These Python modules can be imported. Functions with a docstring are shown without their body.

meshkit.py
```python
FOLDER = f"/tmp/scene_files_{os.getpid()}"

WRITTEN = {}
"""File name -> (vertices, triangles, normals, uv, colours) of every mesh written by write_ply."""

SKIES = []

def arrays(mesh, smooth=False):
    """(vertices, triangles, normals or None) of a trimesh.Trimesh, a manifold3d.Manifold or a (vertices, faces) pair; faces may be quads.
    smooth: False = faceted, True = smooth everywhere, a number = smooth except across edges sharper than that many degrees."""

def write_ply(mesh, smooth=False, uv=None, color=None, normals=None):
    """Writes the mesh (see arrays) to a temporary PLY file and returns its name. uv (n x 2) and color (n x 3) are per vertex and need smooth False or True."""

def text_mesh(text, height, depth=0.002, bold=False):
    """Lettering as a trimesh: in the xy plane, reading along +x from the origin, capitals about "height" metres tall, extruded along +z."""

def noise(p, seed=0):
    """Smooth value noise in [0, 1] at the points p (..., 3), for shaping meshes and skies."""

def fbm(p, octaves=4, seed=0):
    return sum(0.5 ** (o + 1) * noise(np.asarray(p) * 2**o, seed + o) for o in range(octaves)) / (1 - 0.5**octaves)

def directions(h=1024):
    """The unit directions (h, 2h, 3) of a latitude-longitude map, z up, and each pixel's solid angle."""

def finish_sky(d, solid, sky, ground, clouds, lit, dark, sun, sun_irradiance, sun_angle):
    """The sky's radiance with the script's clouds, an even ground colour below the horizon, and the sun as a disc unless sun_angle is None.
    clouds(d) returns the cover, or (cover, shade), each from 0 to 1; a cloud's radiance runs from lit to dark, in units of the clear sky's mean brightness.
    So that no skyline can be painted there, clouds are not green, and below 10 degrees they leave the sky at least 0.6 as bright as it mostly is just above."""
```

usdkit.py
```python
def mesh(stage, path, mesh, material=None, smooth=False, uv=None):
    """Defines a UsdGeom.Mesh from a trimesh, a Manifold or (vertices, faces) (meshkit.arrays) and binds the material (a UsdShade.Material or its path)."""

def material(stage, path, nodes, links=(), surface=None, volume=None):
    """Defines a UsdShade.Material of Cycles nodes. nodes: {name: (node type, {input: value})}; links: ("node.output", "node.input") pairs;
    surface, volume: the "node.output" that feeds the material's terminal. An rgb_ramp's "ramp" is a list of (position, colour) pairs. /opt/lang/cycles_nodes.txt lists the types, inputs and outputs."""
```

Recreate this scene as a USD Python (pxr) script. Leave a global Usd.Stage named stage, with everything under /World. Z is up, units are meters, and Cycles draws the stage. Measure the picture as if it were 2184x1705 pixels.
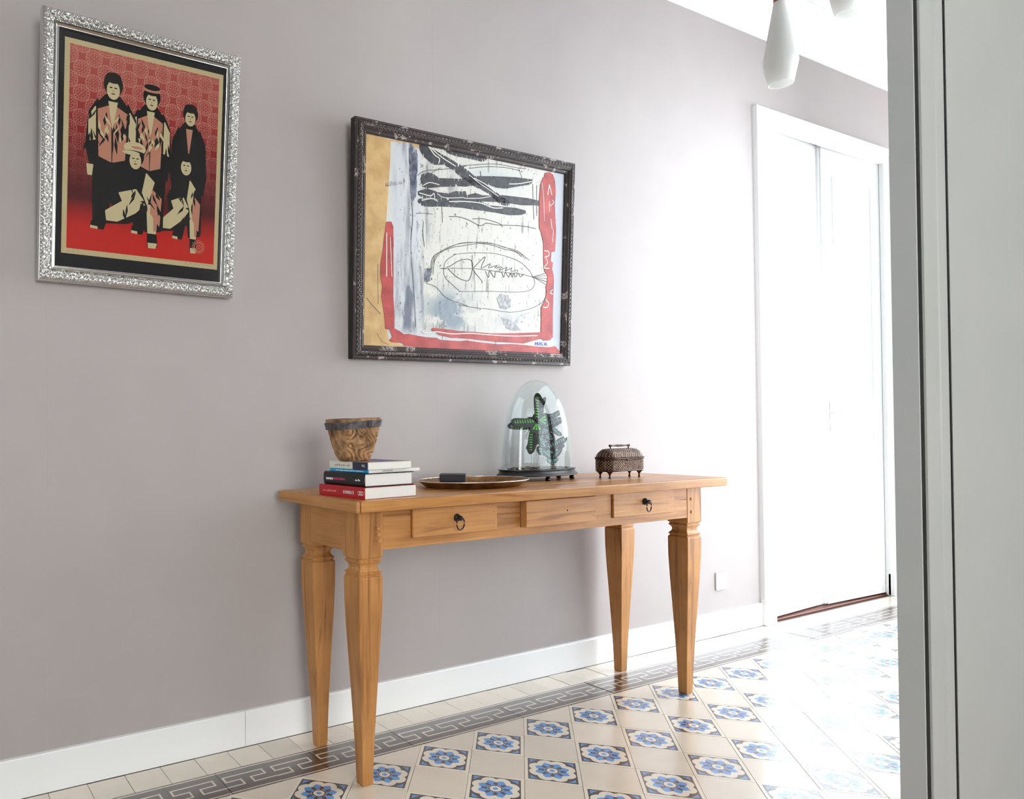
import math, random
import numpy as np
import trimesh, manifold3d, shapely
import shapely.geometry as sg
import shapely.affinity as sa
from shapely.ops import unary_union
import usdkit, meshkit
from pxr import Usd, UsdGeom, UsdShade, UsdLux, Gf, Sdf, Vt

stage = Usd.Stage.CreateInMemory()
UsdGeom.SetStageUpAxis(stage, UsdGeom.Tokens.z)
UsdGeom.SetStageMetersPerUnit(stage, 1.0)
UsdGeom.Xform.Define(stage, '/World')
UsdGeom.Scope.Define(stage, '/World/Looks')
PI = math.pi

# ------------------------------------------------------------------ camera (shifted lens: the picture is a crop of a wide-angle frame)
W, H = 2184.0, 1705.0
CAM = np.array([-1.172, -2.058, 0.969]); YAW, PITCH, ROLL = 1.0828, 0.0079, -0.0117
FPX, CX, CY = 1554.24, 630.53, 905.82
AP = 36.0
cam = UsdGeom.Camera.Define(stage, '/World/camera')
fw = np.array([math.cos(PITCH) * math.cos(YAW), math.cos(PITCH) * math.sin(YAW), math.sin(PITCH)])
rt = np.cross(fw, [0, 0, 1.0]); rt /= np.linalg.norm(rt)
up = np.cross(rt, fw)
rt, up = rt * math.cos(ROLL) + up * math.sin(ROLL), -rt * math.sin(ROLL) + up * math.cos(ROLL)
m = Gf.Matrix4d(*[float(a) for a in (*rt, 0, *up, 0, *(-fw), 0, *CAM, 1)])
UsdGeom.Xformable(cam.GetPrim()).AddTransformOp().Set(m)
cam.CreateFocalLengthAttr(FPX / W * AP)
cam.CreateHorizontalApertureAttr(AP)
cam.CreateVerticalApertureAttr(AP * H / W)
cam.CreateHorizontalApertureOffsetAttr((W / 2 - CX) / W * AP)
cam.CreateVerticalApertureOffsetAttr((CY - H / 2) / W * AP)
cam.CreateClippingRangeAttr(Gf.Vec2f(0.05, 200))
EXPOSURE = 0.1
cam.CreateExposureAttr(EXPOSURE)

# ------------------------------------------------------------------ light: daylight through the windows of the hall and of the room one stands in; the near light is an added fill
def rect_light(name, pos, target, w, h, intensity, color):
    l = UsdLux.RectLight.Define(stage, '/World/' + name)
    d = np.array(target, float) - pos; d /= np.linalg.norm(d)
    x = np.cross(d, [0, 0, 1.0]); x /= np.linalg.norm(x); y = np.cross(x, d)
    l.AddTransformOp().Set(Gf.Matrix4d(*[float(a) for a in (*x, 0, *y, 0, *(-d), 0, *pos, 1)]))
    l.CreateWidthAttr(w); l.CreateHeightAttr(h); l.CreateIntensityAttr(intensity); l.CreateColorAttr(Gf.Vec3f(*color))
    return l
rect_light('daylight_hall', (2.3, -1.43, 1.3), (1.3, -0.60, 0.9), 2.2, 2.4, 4.0, (0.89, 0.96, 1.05))
rect_light('daylight_end', (5.35, -0.72, 1.25), (2.8, -0.72, 0.1), 1.3, 2.3, 18.5, (0.90, 0.97, 1.05))
rect_light('daylight_room', (-1.05, -5.25, 1.5), (-1.0, 0, 1.3), 2.0, 2.0, 11.0, (1.0, 0.98, 0.96))
rect_light('fill_near', (-2.585, -0.72, 1.35), (0, -0.72, 1.2), 0.9, 1.7, 0.40, (1.0, 0.985, 0.965))  # added fill to brighten the left-facing sides, no known source there
dome = UsdLux.DomeLight.Define(stage, '/World/sky')
dome.CreateIntensityAttr(1.0); dome.CreateColorAttr(Gf.Vec3f(0.85, 0.93, 1.0))

# ------------------------------------------------------------------ helpers
used = {}
def path_for(name, parent='/World'):
    base = f'{parent}/{name}'
    n = used.get(base, 0); used[base] = n + 1
    return base if n == 0 else f'{base}_{n:03d}'
def tag(prim, label=None, cat=None, group=None, kind=None):
    for k, v in (('label', label), ('category', cat), ('group', group), ('kind', kind)):
        if v: prim.SetCustomDataByKey(k, v)
    return prim
def thing(name, label=None, cat=None, loc=(0, 0, 0), rot=0.0, group=None, kind=None, mat=None):
    p = path_for(name); x = UsdGeom.Xform.Define(stage, p)
    if mat is not None:
        x.AddTransformOp().Set(mat)
    else:
        x.AddTranslateOp().Set(Gf.Vec3d(*map(float, loc)))
        if rot: x.AddRotateZOp().Set(math.degrees(rot))
    tag(x.GetPrim(), label, cat, group, kind)
    return p
def obj(name, mesh, mat, parent='/World', smooth=False, col=None, label=None, cat=None, group=None, kind=None):
    """One mesh prim. col: one colour per face, kept as a primvar for the material."""
    p = path_for(name, parent)
    if col is not None:
        v, f, _ = meshkit.arrays(mesh, False)
        v = v[f].reshape(-1, 3); f = np.arange(len(v)).reshape(-1, 3)
        ms = usdkit.mesh(stage, p, (v, f), mat)
        c = np.repeat(np.asarray(col, np.float32), 3, 0)
        UsdGeom.PrimvarsAPI(ms).CreatePrimvar('col', Sdf.ValueTypeNames.Color3fArray, 'vertex').Set(Vt.Vec3fArray.FromNumpy(c))
    else:
        ms = usdkit.mesh(stage, p, mesh, mat, smooth=smooth)
    tag(ms.GetPrim(), label, cat, group, kind)
    return p
def vcol(name, v, f, c, mat, parent):
    p = path_for(name, parent)
    ms = usdkit.mesh(stage, p, (v, f), mat, smooth=True)
    UsdGeom.PrimvarsAPI(ms).CreatePrimvar('col', Sdf.ValueTypeNames.Color3fArray, 'vertex').Set(Vt.Vec3fArray.FromNumpy(np.asarray(c, np.float32)))
    return p
cat_ = trimesh.util.concatenate
def T(m, x=0, y=0, z=0):
    m = m.copy(); m.apply_translation((x, y, z)); return m
def R(m, ang, axis, pt=(0, 0, 0)):
    m = m.copy(); m.apply_transform(trimesh.transformations.rotation_matrix(ang, axis, pt)); return m
def cbox(x0, x1, y0, y1, z0, z1, c=0.002):
    """box with chamfered edges"""
    c = min(c, 0.45 * min(x1 - x0, y1 - y0, z1 - z0)); pts = []
    for sx in (0, 1):
        for sy in (0, 1):
            for sz in (0, 1):
                X, Y, Z = (x0, x1)[sx], (y0, y1)[sy], (z0, z1)[sz]
                dx, dy, dz = c * (1 - 2 * sx), c * (1 - 2 * sy), c * (1 - 2 * sz)
                pts += [(X, Y + dy, Z + dz), (X + dx, Y, Z + dz), (X + dx, Y + dy, Z)]
    return trimesh.convex.convex_hull(np.array(pts))
def box(x0, x1, y0, y1, z0, z1):
    return T(trimesh.creation.box((x1 - x0, y1 - y0, z1 - z0)), (x0 + x1) / 2, (y0 + y1) / 2, (z0 + z1) / 2)
def prism(poly, h):
    gs = getattr(poly, 'geoms', [poly])
    return cat_([trimesh.creation.extrude_polygon(g, h, engine='earcut') for g in gs if g.area > 1e-9])
def lathe(profile, n=48):
    return trimesh.creation.revolve(np.array(profile, float), sections=n)
def tube(points, r, n=8, closed=False):
    P = np.array(points, float); k = len(P); rr = np.broadcast_to(np.asarray(r, float), (k,))
    if closed: t = np.roll(P, -1, 0) - np.roll(P, 1, 0)
    else: t = np.gradient(P, axis=0)
    t /= np.linalg.norm(t, axis=1, keepdims=True)
    ref = np.array([0, 0, 1.0]) if abs(t[:, 2]).mean() < 0.8 else np.array([1.0, 0, 0])
    v = []
    for i in range(k):
        a = np.cross(t[i], ref); a /= max(np.linalg.norm(a), 1e-9); b = np.cross(t[i], a)
        for j in range(n):
            th = 2 * PI * j / n; v.append(P[i] + rr[i] * (a * math.cos(th) + b * math.sin(th)))
    f = []
    for i in range(k if closed else k - 1):
        i2 = (i + 1) % k
        for j in range(n):
            j2 = (j + 1) % n
            f += [(i * n + j, i2 * n + j, i2 * n + j2), (i * n + j, i2 * n + j2, i * n + j2)]
    if not closed:
        v += [P[0], P[-1]]; a, b = len(v) - 2, len(v) - 1
        for j in range(n):
            j2 = (j + 1) % n; f += [(a, j, j2), (b, (k - 1) * n + j2, (k - 1) * n + j)]
    m = trimesh.Trimesh(np.array(v), np.array(f), process=False); m.fix_normals(); return m
def loft(rings, cap=True):
    """rings: list of (n,3) closed loops"""
    n = len(rings[0]); v = np.concatenate(rings); f = []
    for i in range(len(rings) - 1):
        for j in range(n):
            j2 = (j + 1) % n; a, b = i * n, (i + 1) * n
            f += [(a + j, a + j2, b + j2), (a + j, b + j2, b + j)]
    if cap:
        v = np.vstack([v, rings[0].mean(0), rings[-1].mean(0)]); c0, c1 = len(v) - 2, len(v) - 1; b = (len(rings) - 1) * n
        for j in range(n):
            j2 = (j + 1) % n; f += [(c0, j2, j), (c1, b + j, b + j2)]
    m = trimesh.Trimesh(v, np.array(f), process=False); m.fix_normals(); return m
def tri(poly):
    gs = [g for g in getattr(poly, 'geoms', [poly]) if g.geom_type == 'Polygon' and g.area > 1e-10]
    V, F, n = [], [], 0
    for g in gs:
        v, f = trimesh.creation.triangulate_polygon(g, engine='earcut'); V.append(v); F.append(f + n); n += len(v)
    return (np.concatenate(V), np.concatenate(F)) if V else (np.zeros((0, 2)), np.zeros((0, 3), int))
def flat_partition(layers):
    """painter's layers [(polygon, colour)] -> flat triangles (v2, f, face colours), each point covered once"""
    V, F, C, n = [], [], [], 0
    for i, (p, c) in enumerate(layers):
        rest = unary_union([q for q, _ in layers[i + 1:]]) if i + 1 < len(layers) else None
        q = p.difference(rest) if rest is not None else p
        if q.is_empty: continue
        v, f = tri(q)
        if len(f) == 0: continue
        a = v[f]; s = (a[:, 1, 0] - a[:, 0, 0]) * (a[:, 2, 1] - a[:, 0, 1]) - (a[:, 1, 1] - a[:, 0, 1]) * (a[:, 2, 0] - a[:, 0, 0])
        f = np.where(s[:, None] < 0, f[:, ::-1], f)
        V.append(v); F.append(f + n); C.append(np.tile(c, (len(f), 1))); n += len(v)
    return np.concatenate(V), np.concatenate(F), np.concatenate(C)
def slab_from_partition(outline, layers, z1, z0, edge_col):
    """an inlaid slab: the pattern on top, straight sides down to z0"""
    v, f, c = flat_partition(layers)
    v3 = np.column_stack([v, np.full(len(v), z1)])
    o = np.array(outline.exterior.coords)[:-1]; k = len(o)
    a = 0.5 * np.sum(o[:, 0] * np.roll(o[:, 1], -1) - o[:, 1] * np.roll(o[:, 0], -1))
    if a < 0: o = o[::-1]
    s = np.vstack([np.column_stack([o, np.full(k, z1)]), np.column_stack([o, np.full(k, z0)])]); n = len(v3); sf = []
    for j in range(k):
        j2 = (j + 1) % k; sf += [(n + j, n + k + j, n + k + j2), (n + j, n + k + j2, n + j2)]
    return (np.vstack([v3, s]), np.vstack([f, sf])), np.vstack([c, np.tile(edge_col, (len(sf), 1))])
def circ(x, y, r, n=24): return sg.Point(x, y).buffer(r, quad_segs=max(2, n // 4))
def srgb(r, g, b):
    c = np.array([r, g, b]) / 255.0
    return tuple(float(a) for a in np.where(c <= 0.04045, c / 12.92, ((c + 0.055) / 1.055) ** 2.4))

# ------------------------------------------------------------------ materials
def mat(name, nodes, links=(), surface='p.BSDF'): return usdkit.material(stage, '/World/Looks/' + name, nodes, links, surface=surface)
def plain(name, c, rough=0.5, metal=0.0, spec=0.5, **k):
    return mat(name, {'p': ('principled_bsdf', {'base_color': c, 'roughness': rough, 'metallic': metal, 'specular_ior_level': spec, **k})})
def mottled(name, c1, c2, scale, rough=0.6, bump=0.0, bdist=0.002, spec=0.4, metal=0.0, detail=4, lo=0.35, hi=0.65, bscale=None):
    n = {'t': ('texture_coordinate', {}), 'n': ('noise_texture', {'scale': scale, 'detail': detail}), 'r': ('rgb_ramp', {'ramp': [(lo, c1), (hi, c2)]}),
         'p': ('principled_bsdf', {'roughness': rough, 'specular_ior_level': spec, 'metallic': metal})}
    l = [('t.object', 'n.vector'), ('n.fac', 'r.fac'), ('r.color', 'p.base_color')]
    if bump:
        n['n2'] = ('noise_texture', {'scale': bscale or scale * 3, 'detail': 5}); n['b'] = ('bump', {'strength': bump, 'distance': bdist})
        l += [('t.object', 'n2.vector'), ('n2.fac', 'b.height'), ('b.normal', 'p.normal')]
    return mat(name, n, l)
def wood(name, axis, dark, mid, light, scale=1.0, rough=0.42, bump=0.25):
    s = [26.0 * scale] * 3; s['xyz'.index(axis)] = 1.6 * scale
    s2 = [150.0 * scale] * 3; s2['xyz'.index(axis)] = 6.0 * scale
    n = {'t': ('texture_coordinate', {}), 'm': ('mapping', {'scale': s}), 'm2': ('mapping', {'scale': s2}),
         'n': ('noise_texture', {'scale': 1.0, 'detail': 4, 'distortion': 1.2}), 'n2': ('noise_texture', {'scale': 1.0, 'detail': 3}), 'n3': ('noise_texture', {'scale': 7.0, 'detail': 3}),
         'r': ('rgb_ramp', {'ramp': [(0.28, dark), (0.45, mid), (0.58, mid), (0.75, light)]}),
         'r3': ('rgb_ramp', {'ramp': [(0.3, (0.78, 0.74, 0.70)), (0.6, (1.0, 1.0, 1.0))]}),
         'r2': ('rgb_ramp', {'ramp': [(0.3, (0.80, 0.76, 0.71)), (0.55, (1.0, 1.0, 1.0))]}),
         'x': ('mix_color', {'blend_type': 'multiply', 'fac': 0.7}), 'x2': ('mix_color', {'blend_type': 'multiply', 'fac': 0.8}),
         'b': ('bump', {'strength': bump, 'distance': 0.001}), 'p': ('principled_bsdf', {'roughness': rough, 'specular_ior_level': 0.45})}
    l = [('t.object', 'm.vector'), ('m.vector', 'n.vector'), ('t.object', 'm2.vector'), ('m2.vector', 'n2.vector'), ('t.object', 'n3.vector'), ('n.fac', 'r.fac'), ('n2.fac', 'r2.fac'), ('n3.fac', 'r3.fac'),
         ('r.color', 'x.a'), ('r2.color', 'x.b'), ('x.result', 'x2.a'), ('r3.color', 'x2.b'), ('x2.result', 'p.base_color'), ('n2.fac', 'b.height'), ('b.normal', 'p.normal')]
    return mat(name, n, l)
TK = (srgb(138, 86, 42), srgb(194, 136, 76), srgb(210, 156, 98))
wood_x, wood_y, wood_z = (wood('wood_' + a, a, *TK) for a in 'xyz')
wood_top = wood('wood_top', 'x', *TK, rough=0.28, bump=0.15)
wood_drawer = wood('wood_drawer', 'x', srgb(160, 104, 54), srgb(204, 146, 86), srgb(216, 162, 104), scale=1.3)
WALLC = (0.420, 0.380, 0.368)
wall_paint = mottled('wall_paint', tuple(a * 0.985 for a in WALLC), tuple(min(1, a * 1.015) for a in WALLC), 6.0, rough=0.75, bump=0.08, bdist=0.0012, bscale=260.0, spec=0.25)
white_paint = plain('white_paint', (0.86, 0.865, 0.86), 0.35)
ceiling_paint = plain('ceiling_paint', (0.80, 0.80, 0.79), 0.8, spec=0.2)
grey_paint = mottled('grey_paint', (0.44, 0.458, 0.452), (0.47, 0.482, 0.476), 4.0, rough=0.45)
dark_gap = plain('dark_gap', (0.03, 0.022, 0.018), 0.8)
# ceramic with the tile's own colours (primvar) and a fine speckle
ceramic = mat('ceramic', {'a': ('attribute', {'attribute': 'col'}), 't': ('geometry', {}), 'n': ('noise_texture', {'scale': 420.0, 'detail': 2}), 'n2': ('noise_texture', {'scale': 9.0, 'detail': 4}),
    'r': ('rgb_ramp', {'ramp': [(0.3, (0.9, 0.9, 0.9)), (0.6, (1, 1, 1))]}), 'r2': ('rgb_ramp', {'ramp': [(0.3, (0.93, 0.915, 0.90)), (0.65, (1, 1, 1))]}),
    'x': ('mix_color', {'blend_type': 'multiply', 'fac': 1.0}), 'y': ('mix_color', {'blend_type': 'multiply', 'fac': 1.0}),
    'p': ('principled_bsdf', {'roughness': 0.20, 'specular_ior_level': 0.9, 'coat_weight': 0.8, 'coat_roughness': 0.22, 'coat_ior': 1.6})},
    [('t.position', 'n.vector'), ('t.position', 'n2.vector'), ('n.fac', 'r.fac'), ('n2.fac', 'r2.fac'), ('a.color', 'x.a'), ('r.color', 'x.b'), ('x.result', 'y.a'), ('r2.color', 'y.b'), ('y.result', 'p.base_color')])
grout = plain('grout', (0.16, 0.14, 0.125), 0.9)
printed = mat('printed', {'a': ('attribute', {'attribute': 'col'}), 'p': ('principled_bsdf', {'roughness': 0.6, 'specular_ior_level': 0.25})}, [('a.color', 'p.base_color')])
silver = plain('silver', (0.66, 0.66, 0.645), 0.22, metal=1.0)
pane_glass = mat('pane_glass', {'f': ('fresnel', {'IOR': 1.5}), 't': ('transparent_bsdf', {'color': (0.97, 0.985, 0.98)}), 'g': ('glossy_bsdf', {'color': (1, 1, 1), 'roughness': 0.02}), 'm': ('mix_closure', {})},
    [('f.fac', 'm.fac'), ('t.BSDF', 'm.closure1'), ('g.BSDF', 'm.closure2')], surface='m.closure')
picture_pane = mat('picture_pane', {'f': ('fresnel', {'IOR': 1.5}), 't': ('transparent_bsdf', {'color': (0.985, 0.99, 0.985)}), 'g': ('glossy_bsdf', {'color': (0.42, 0.43, 0.44), 'roughness': 0.02}), 'm': ('mix_closure', {})},
    [('f.fac', 'm.fac'), ('t.BSDF', 'm.closure1'), ('g.BSDF', 'm.closure2')], surface='m.closure')
black_iron = plain('black_iron', (0.03, 0.028, 0.027), 0.42, metal=0.6)
paper = plain('paper', (0.80, 0.79, 0.75), 0.8, spec=0.2)
def in_frame(x, y, z, mx=60):
    d = np.array([x, y, z]) - CAM; zz = d @ fw
    if zz < 0.1: return False
    px, py = CX + FPX * (d @ rt) / zz, CY - FPX * (d @ up) / zz
    return -mx < px < 1921 + mx and -mx < py < H + mx

# ------------------------------------------------------------------ floor: encaustic tiles, each a piece of its own
rng = np.random.default_rng(7)
floor = thing('floor', 'cement tile floor, blue flower tiles in a beige checkerboard', 'floor', kind='structure')
obj('tile_bed', box(-2.75, 5.6, -5.3, 0.35, -0.12, -0.0035), grout, floor)
CREAM, DARK, BLUE, BEIGE, LINE = srgb(236, 226, 206), srgb(66, 50, 46), srgb(84, 152, 222), srgb(228, 215, 196), srgb(212, 195, 172)
S = 0.15
def flower_tile():
    h = 0.5 * S - 0.0005; q = lambda k: sg.box(-k * S, -k * S, k * S, k * S)
    out = sg.box(-h, -h, h, h)
    corner = q(0.395).difference(circ(0, 0, 0.475 * S, 32))
    lob = unary_union([circ(0.285 * S * math.cos(a), 0.285 * S * math.sin(a), 0.152 * S, 20) for a in [PI / 8 + k * PI / 4 for k in range(8)]] + [circ(0, 0, 0.3 * S)])
    pet = []; club = []
    for k in range(8):
        a = PI / 8 + k * PI / 4
        pts = [(0.10, 0.0), (0.15, 0.055), (0.21, 0.085), (0.27, 0.075), (0.33, 0.0), (0.27, -0.075), (0.21, -0.085), (0.15, -0.055)]
        pet.append(sa.rotate(sg.Polygon([(x * S, y * S) for x, y in pts]), math.degrees(a), origin=(0, 0)))
        cl = unary_union([circ(0.215 * S, 0, 0.036 * S, 10), circ(0.17 * S, 0.026 * S, 0.020 * S, 8), circ(0.17 * S, -0.026 * S, 0.020 * S, 8), sg.box(0.1 * S, -0.014 * S, 0.2 * S, 0.014 * S)])
        club.append(sa.rotate(cl, math.degrees(a + PI / 8), origin=(0, 0)))
    lay = [(out, CREAM), (q(0.435), DARK), (corner, BLUE), (lob, CREAM), (unary_union(pet), BLUE), (unary_union(club), DARK), (circ(0, 0, 0.125 * S), DARK), (circ(0, 0, 0.102 * S), CREAM), (circ(0, 0, 0.048 * S), BLUE)]
    return slab_from_partition(out, lay, 0.0, -0.004, CREAM)
FLOWER = flower_tile()
def plain_poly(pts, top=0.0, bev=0.0007):
    p = sg.Polygon(pts); q = p.buffer(-bev, join_style=2)
    a, b = np.array(p.exterior.coords)[:-1], np.array(q.exterior.coords)[:-1]
    if len(a) != len(b): b = a
    else:
        k = int(np.argmin(((b - a[0]) ** 2).sum(1))); b = np.roll(b, -k, 0)
        if ((b - a) ** 2).sum() > ((np.roll(b[::-1], 1, 0) - a) ** 2).sum(): b = np.roll(b[::-1], 1, 0)
    r = [np.column_stack([a, np.full(len(a), -0.004)]), np.column_stack([a, np.full(len(a), top - bev)]), np.column_stack([b, np.full(len(b), top)])]
    return loft(r)
far = {'plain': [], 'flower': []}
def place_tile(name, mesh_vf, col, x, y, seen, rot=0.0):
    v, f = (np.array(mesh_vf.vertices), np.array(mesh_vf.faces)) if hasattr(mesh_vf, 'faces') else mesh_vf
    dz = rng.normal(0, 0.00025); tx, ty = rng.normal(0, 0.0015, 2)
    c, s = math.cos(rot), math.sin(rot); v = v @ np.array([[c, -s, 0], [s, c, 0], [0, 0, 1]]).T
    v = v + np.column_stack([np.zeros(len(v)), np.zeros(len(v)), dz + v[:, 0] * tx + v[:, 1] * ty])
    v = v + [x, y, 0]
    tone = 1 + rng.normal(0, 0.035); col = np.clip(np.asarray(col) * tone, 0, 1)
    if col.ndim == 1: col = np.tile(col, (len(f), 1))
    if seen: obj(name, (v, f), ceramic, floor, col=col)
    else: far['plain' if name != 'patterned_tile' else 'flower'].append((v, f, col))
Y0 = -0.3577; DD = S * math.sqrt(2); YB = -0.252; hs = DD / 2 - 0.0007
YEND = -1.44
field = sg.box(-2.6, YEND, 5.4, YB - 0.0006)
sq = [(hs, 0), (0, hs), (-hs, 0), (0, -hs)]
for j in range(-1, 13):
    for i in range(-14, 28):
        cx, cy = (i + (0.5 if j % 2 else 0)) * DD, Y0 - j * DD / 2
        # flower tiles sit on the even rows, plain ones on the odd
        pts = [(cx + a, cy + b) for a, b in sq]; poly = sg.Polygon(pts)
        cut = poly.intersection(field)
        if cut.is_empty or cut.area < 2e-4: continue
        seen = in_frame(cx, cy, 0) and cx < 4.3
        if j % 2 == 0 and cut.area > poly.area * 0.99:
            place_tile('patterned_tile', FLOWER[0], FLOWER[1], cx, cy, seen, PI / 4)
        else:
            p2 = np.array(cut.exterior.coords)[:-1] - [cx, cy]
            place_tile('plain_tile', plain_poly(p2), BEIGE, cx, cy, seen)
# meander border
BW, BX = 0.15, 0.035
def border_tile():
    out = sg.box(0.0004, -0.252, BW - 0.0004, -0.1155); w = 0.0029
    path = []
    for k in (-1, 0, 1):
        for du, v in ((0.008, -0.156), (0.127, -0.156), (0.127, -0.184), (0.082, -0.184), (0.082, -0.2135), (0.202, -0.2135), (0.202, -0.184), (0.158, -0.184)):
            path.append((k * BW + du, v))
    line = sg.LineString(path).buffer(w, cap_style=2, join_style=2)
    lay = [(out, DARK), (line.intersection(out), LINE), (sg.box(0, -0.1265, BW, -0.1205).intersection(out), LINE), (sg.box(0, -0.2475, BW, -0.242).intersection(out), LINE)]
    return slab_from_partition(out, lay, 0.0, -0.004, DARK)
BT = border_tile()
for k in range(-18, 36):
    x = BX + k * BW; place_tile('border_tile', BT[0], BT[1], x, 0, in_frame(x + .07, -0.18, 0) and x < 4.3)
for k in range(-27, 51):
    x = 0.0835 + k * 0.1035; w = 0.1035
    place_tile('wall_row_tile', plain_poly([(0.0006, -0.1145), (w - 0.0006, -0.1145), (w - 0.0006, -0.002), (0.0006, -0.002)]), BEIGE, x, 0, in_frame(x + .05, -0.06, 0) and x < 4.3)
for k, lst in far.items():
    V, F, C, n = [], [], [], 0
    for v, f, c in lst: V.append(v); F.append(f + n); C.append(c); n += len(v)
    if V: obj('distant_tiles' if k == 'plain' else 'distant_flower_tiles', (np.concatenate(V), np.concatenate(F)), ceramic, floor, col=np.concatenate(C), kind='stuff')
# wooden boards of the room one stands in (outside the picture)
boards = mottled('floor_boards', srgb(150, 110, 70), srgb(170, 126, 84), 5.0, rough=0.4)
obj('room_boards', box(-2.7, 2.7, -5.25, YEND - 0.002, -0.01, 0.0), boards, floor)

# ------------------------------------------------------------------ walls
YW = 0.012          # face of the photographed wall
ZC = 3.02           # ceiling
def wall_with_hole(x0, x1, y0, y1, holes, z1=ZC):
    """wall along x with rectangular openings (x0,x1,z0,z1)"""
    p = sg.box(x0, -0.12, x1, z1)
    for a, b, c, d in holes: p = p.difference(sg.box(a, c, b, d))
    m_ = prism(p, y1 - y0); v = np.array(m_.vertices); m_.vertices = np.column_stack([v[:, 0], y1 - v[:, 2], v[:, 1]])
    return m_
DX0, DX1, DZ = 2.545, 3.690, 2.435
wl = thing('wall_left', 'taupe painted hall wall behind the console table', 'wall', kind='structure')
obj('plaster', wall_with_hole(-2.75, 5.6, YW, YW + 0.20, [(DX0 - 0.03, DX1 + 0.03, -0.12, DZ + 0.03)]), wall_paint, wl)
for xs in (-0.838, 0.502):          # faint joints of the wall lining
    obj('seam', cbox(xs - 0.0012, xs + 0.0012, YW - 0.00015, YW + 0.001, 0.11, 2.86, 0.0002), wall_paint, wl)
wr = thing('wall_right', kind='structure')
obj('plaster', wall_with_hole(-2.75, 5.6, -1.56, -1.44, [(-1.5, 0.98, -0.12, 2.5), (1.2, 4.0, 0.1, 2.5)]), wall_paint, wr)
obj('wall_end', box(5.4, 5.6, -1.5, 0.2, -0.12, ZC), white_paint, kind='structure')
wn = wall_with_hole(-1.5, 0.2, 0.0, 0.15, [(-1.19, -0.25, 0.45, 2.25)]); v = np.array(wn.vertices); wn.vertices = np.column_stack([-2.6 - v[:, 1], v[:, 0], v[:, 2]]); wn.fix_normals()
obj('wall_near', wn, wall_paint, kind='structure')
w3 = thing('window_3', kind='structure')  # made-up window, put in to go with the near fill light
fr3 = sg.box(-1.19, 0.45, -0.25, 2.25).difference(sg.box(-1.13, 0.51, -0.31, 2.19)); g3 = prism(fr3, 0.05); v = np.array(g3.vertices); g3.vertices = np.column_stack([-2.66 - v[:, 2], v[:, 0], v[:, 1]]); g3.fix_normals()
obj('window_frame', g3, white_paint, w3); obj('pane', box(-2.69, -2.684, -1.13, -0.31, 0.51, 2.19), pane_glass, w3)
for nm, b in (('wall_room_left', (-2.75, -2.6, -5.2, -1.5)), ('wall_room_right', (1.0, 1.15, -5.2, -1.56))):
    obj(nm, box(*b, -0.12, ZC), white_paint, kind='structure')
obj('wall_rear', wall_with_hole(-2.75, 1.15, -5.2, -5.05, [(-2.05, -0.05, 0.6, 2.4)]), white_paint, kind='structure')
obj('ceiling', box(-2.75, 5.6, -5.2, 0.2, ZC, ZC + 0.1), ceiling_paint, kind='structure')
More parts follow.
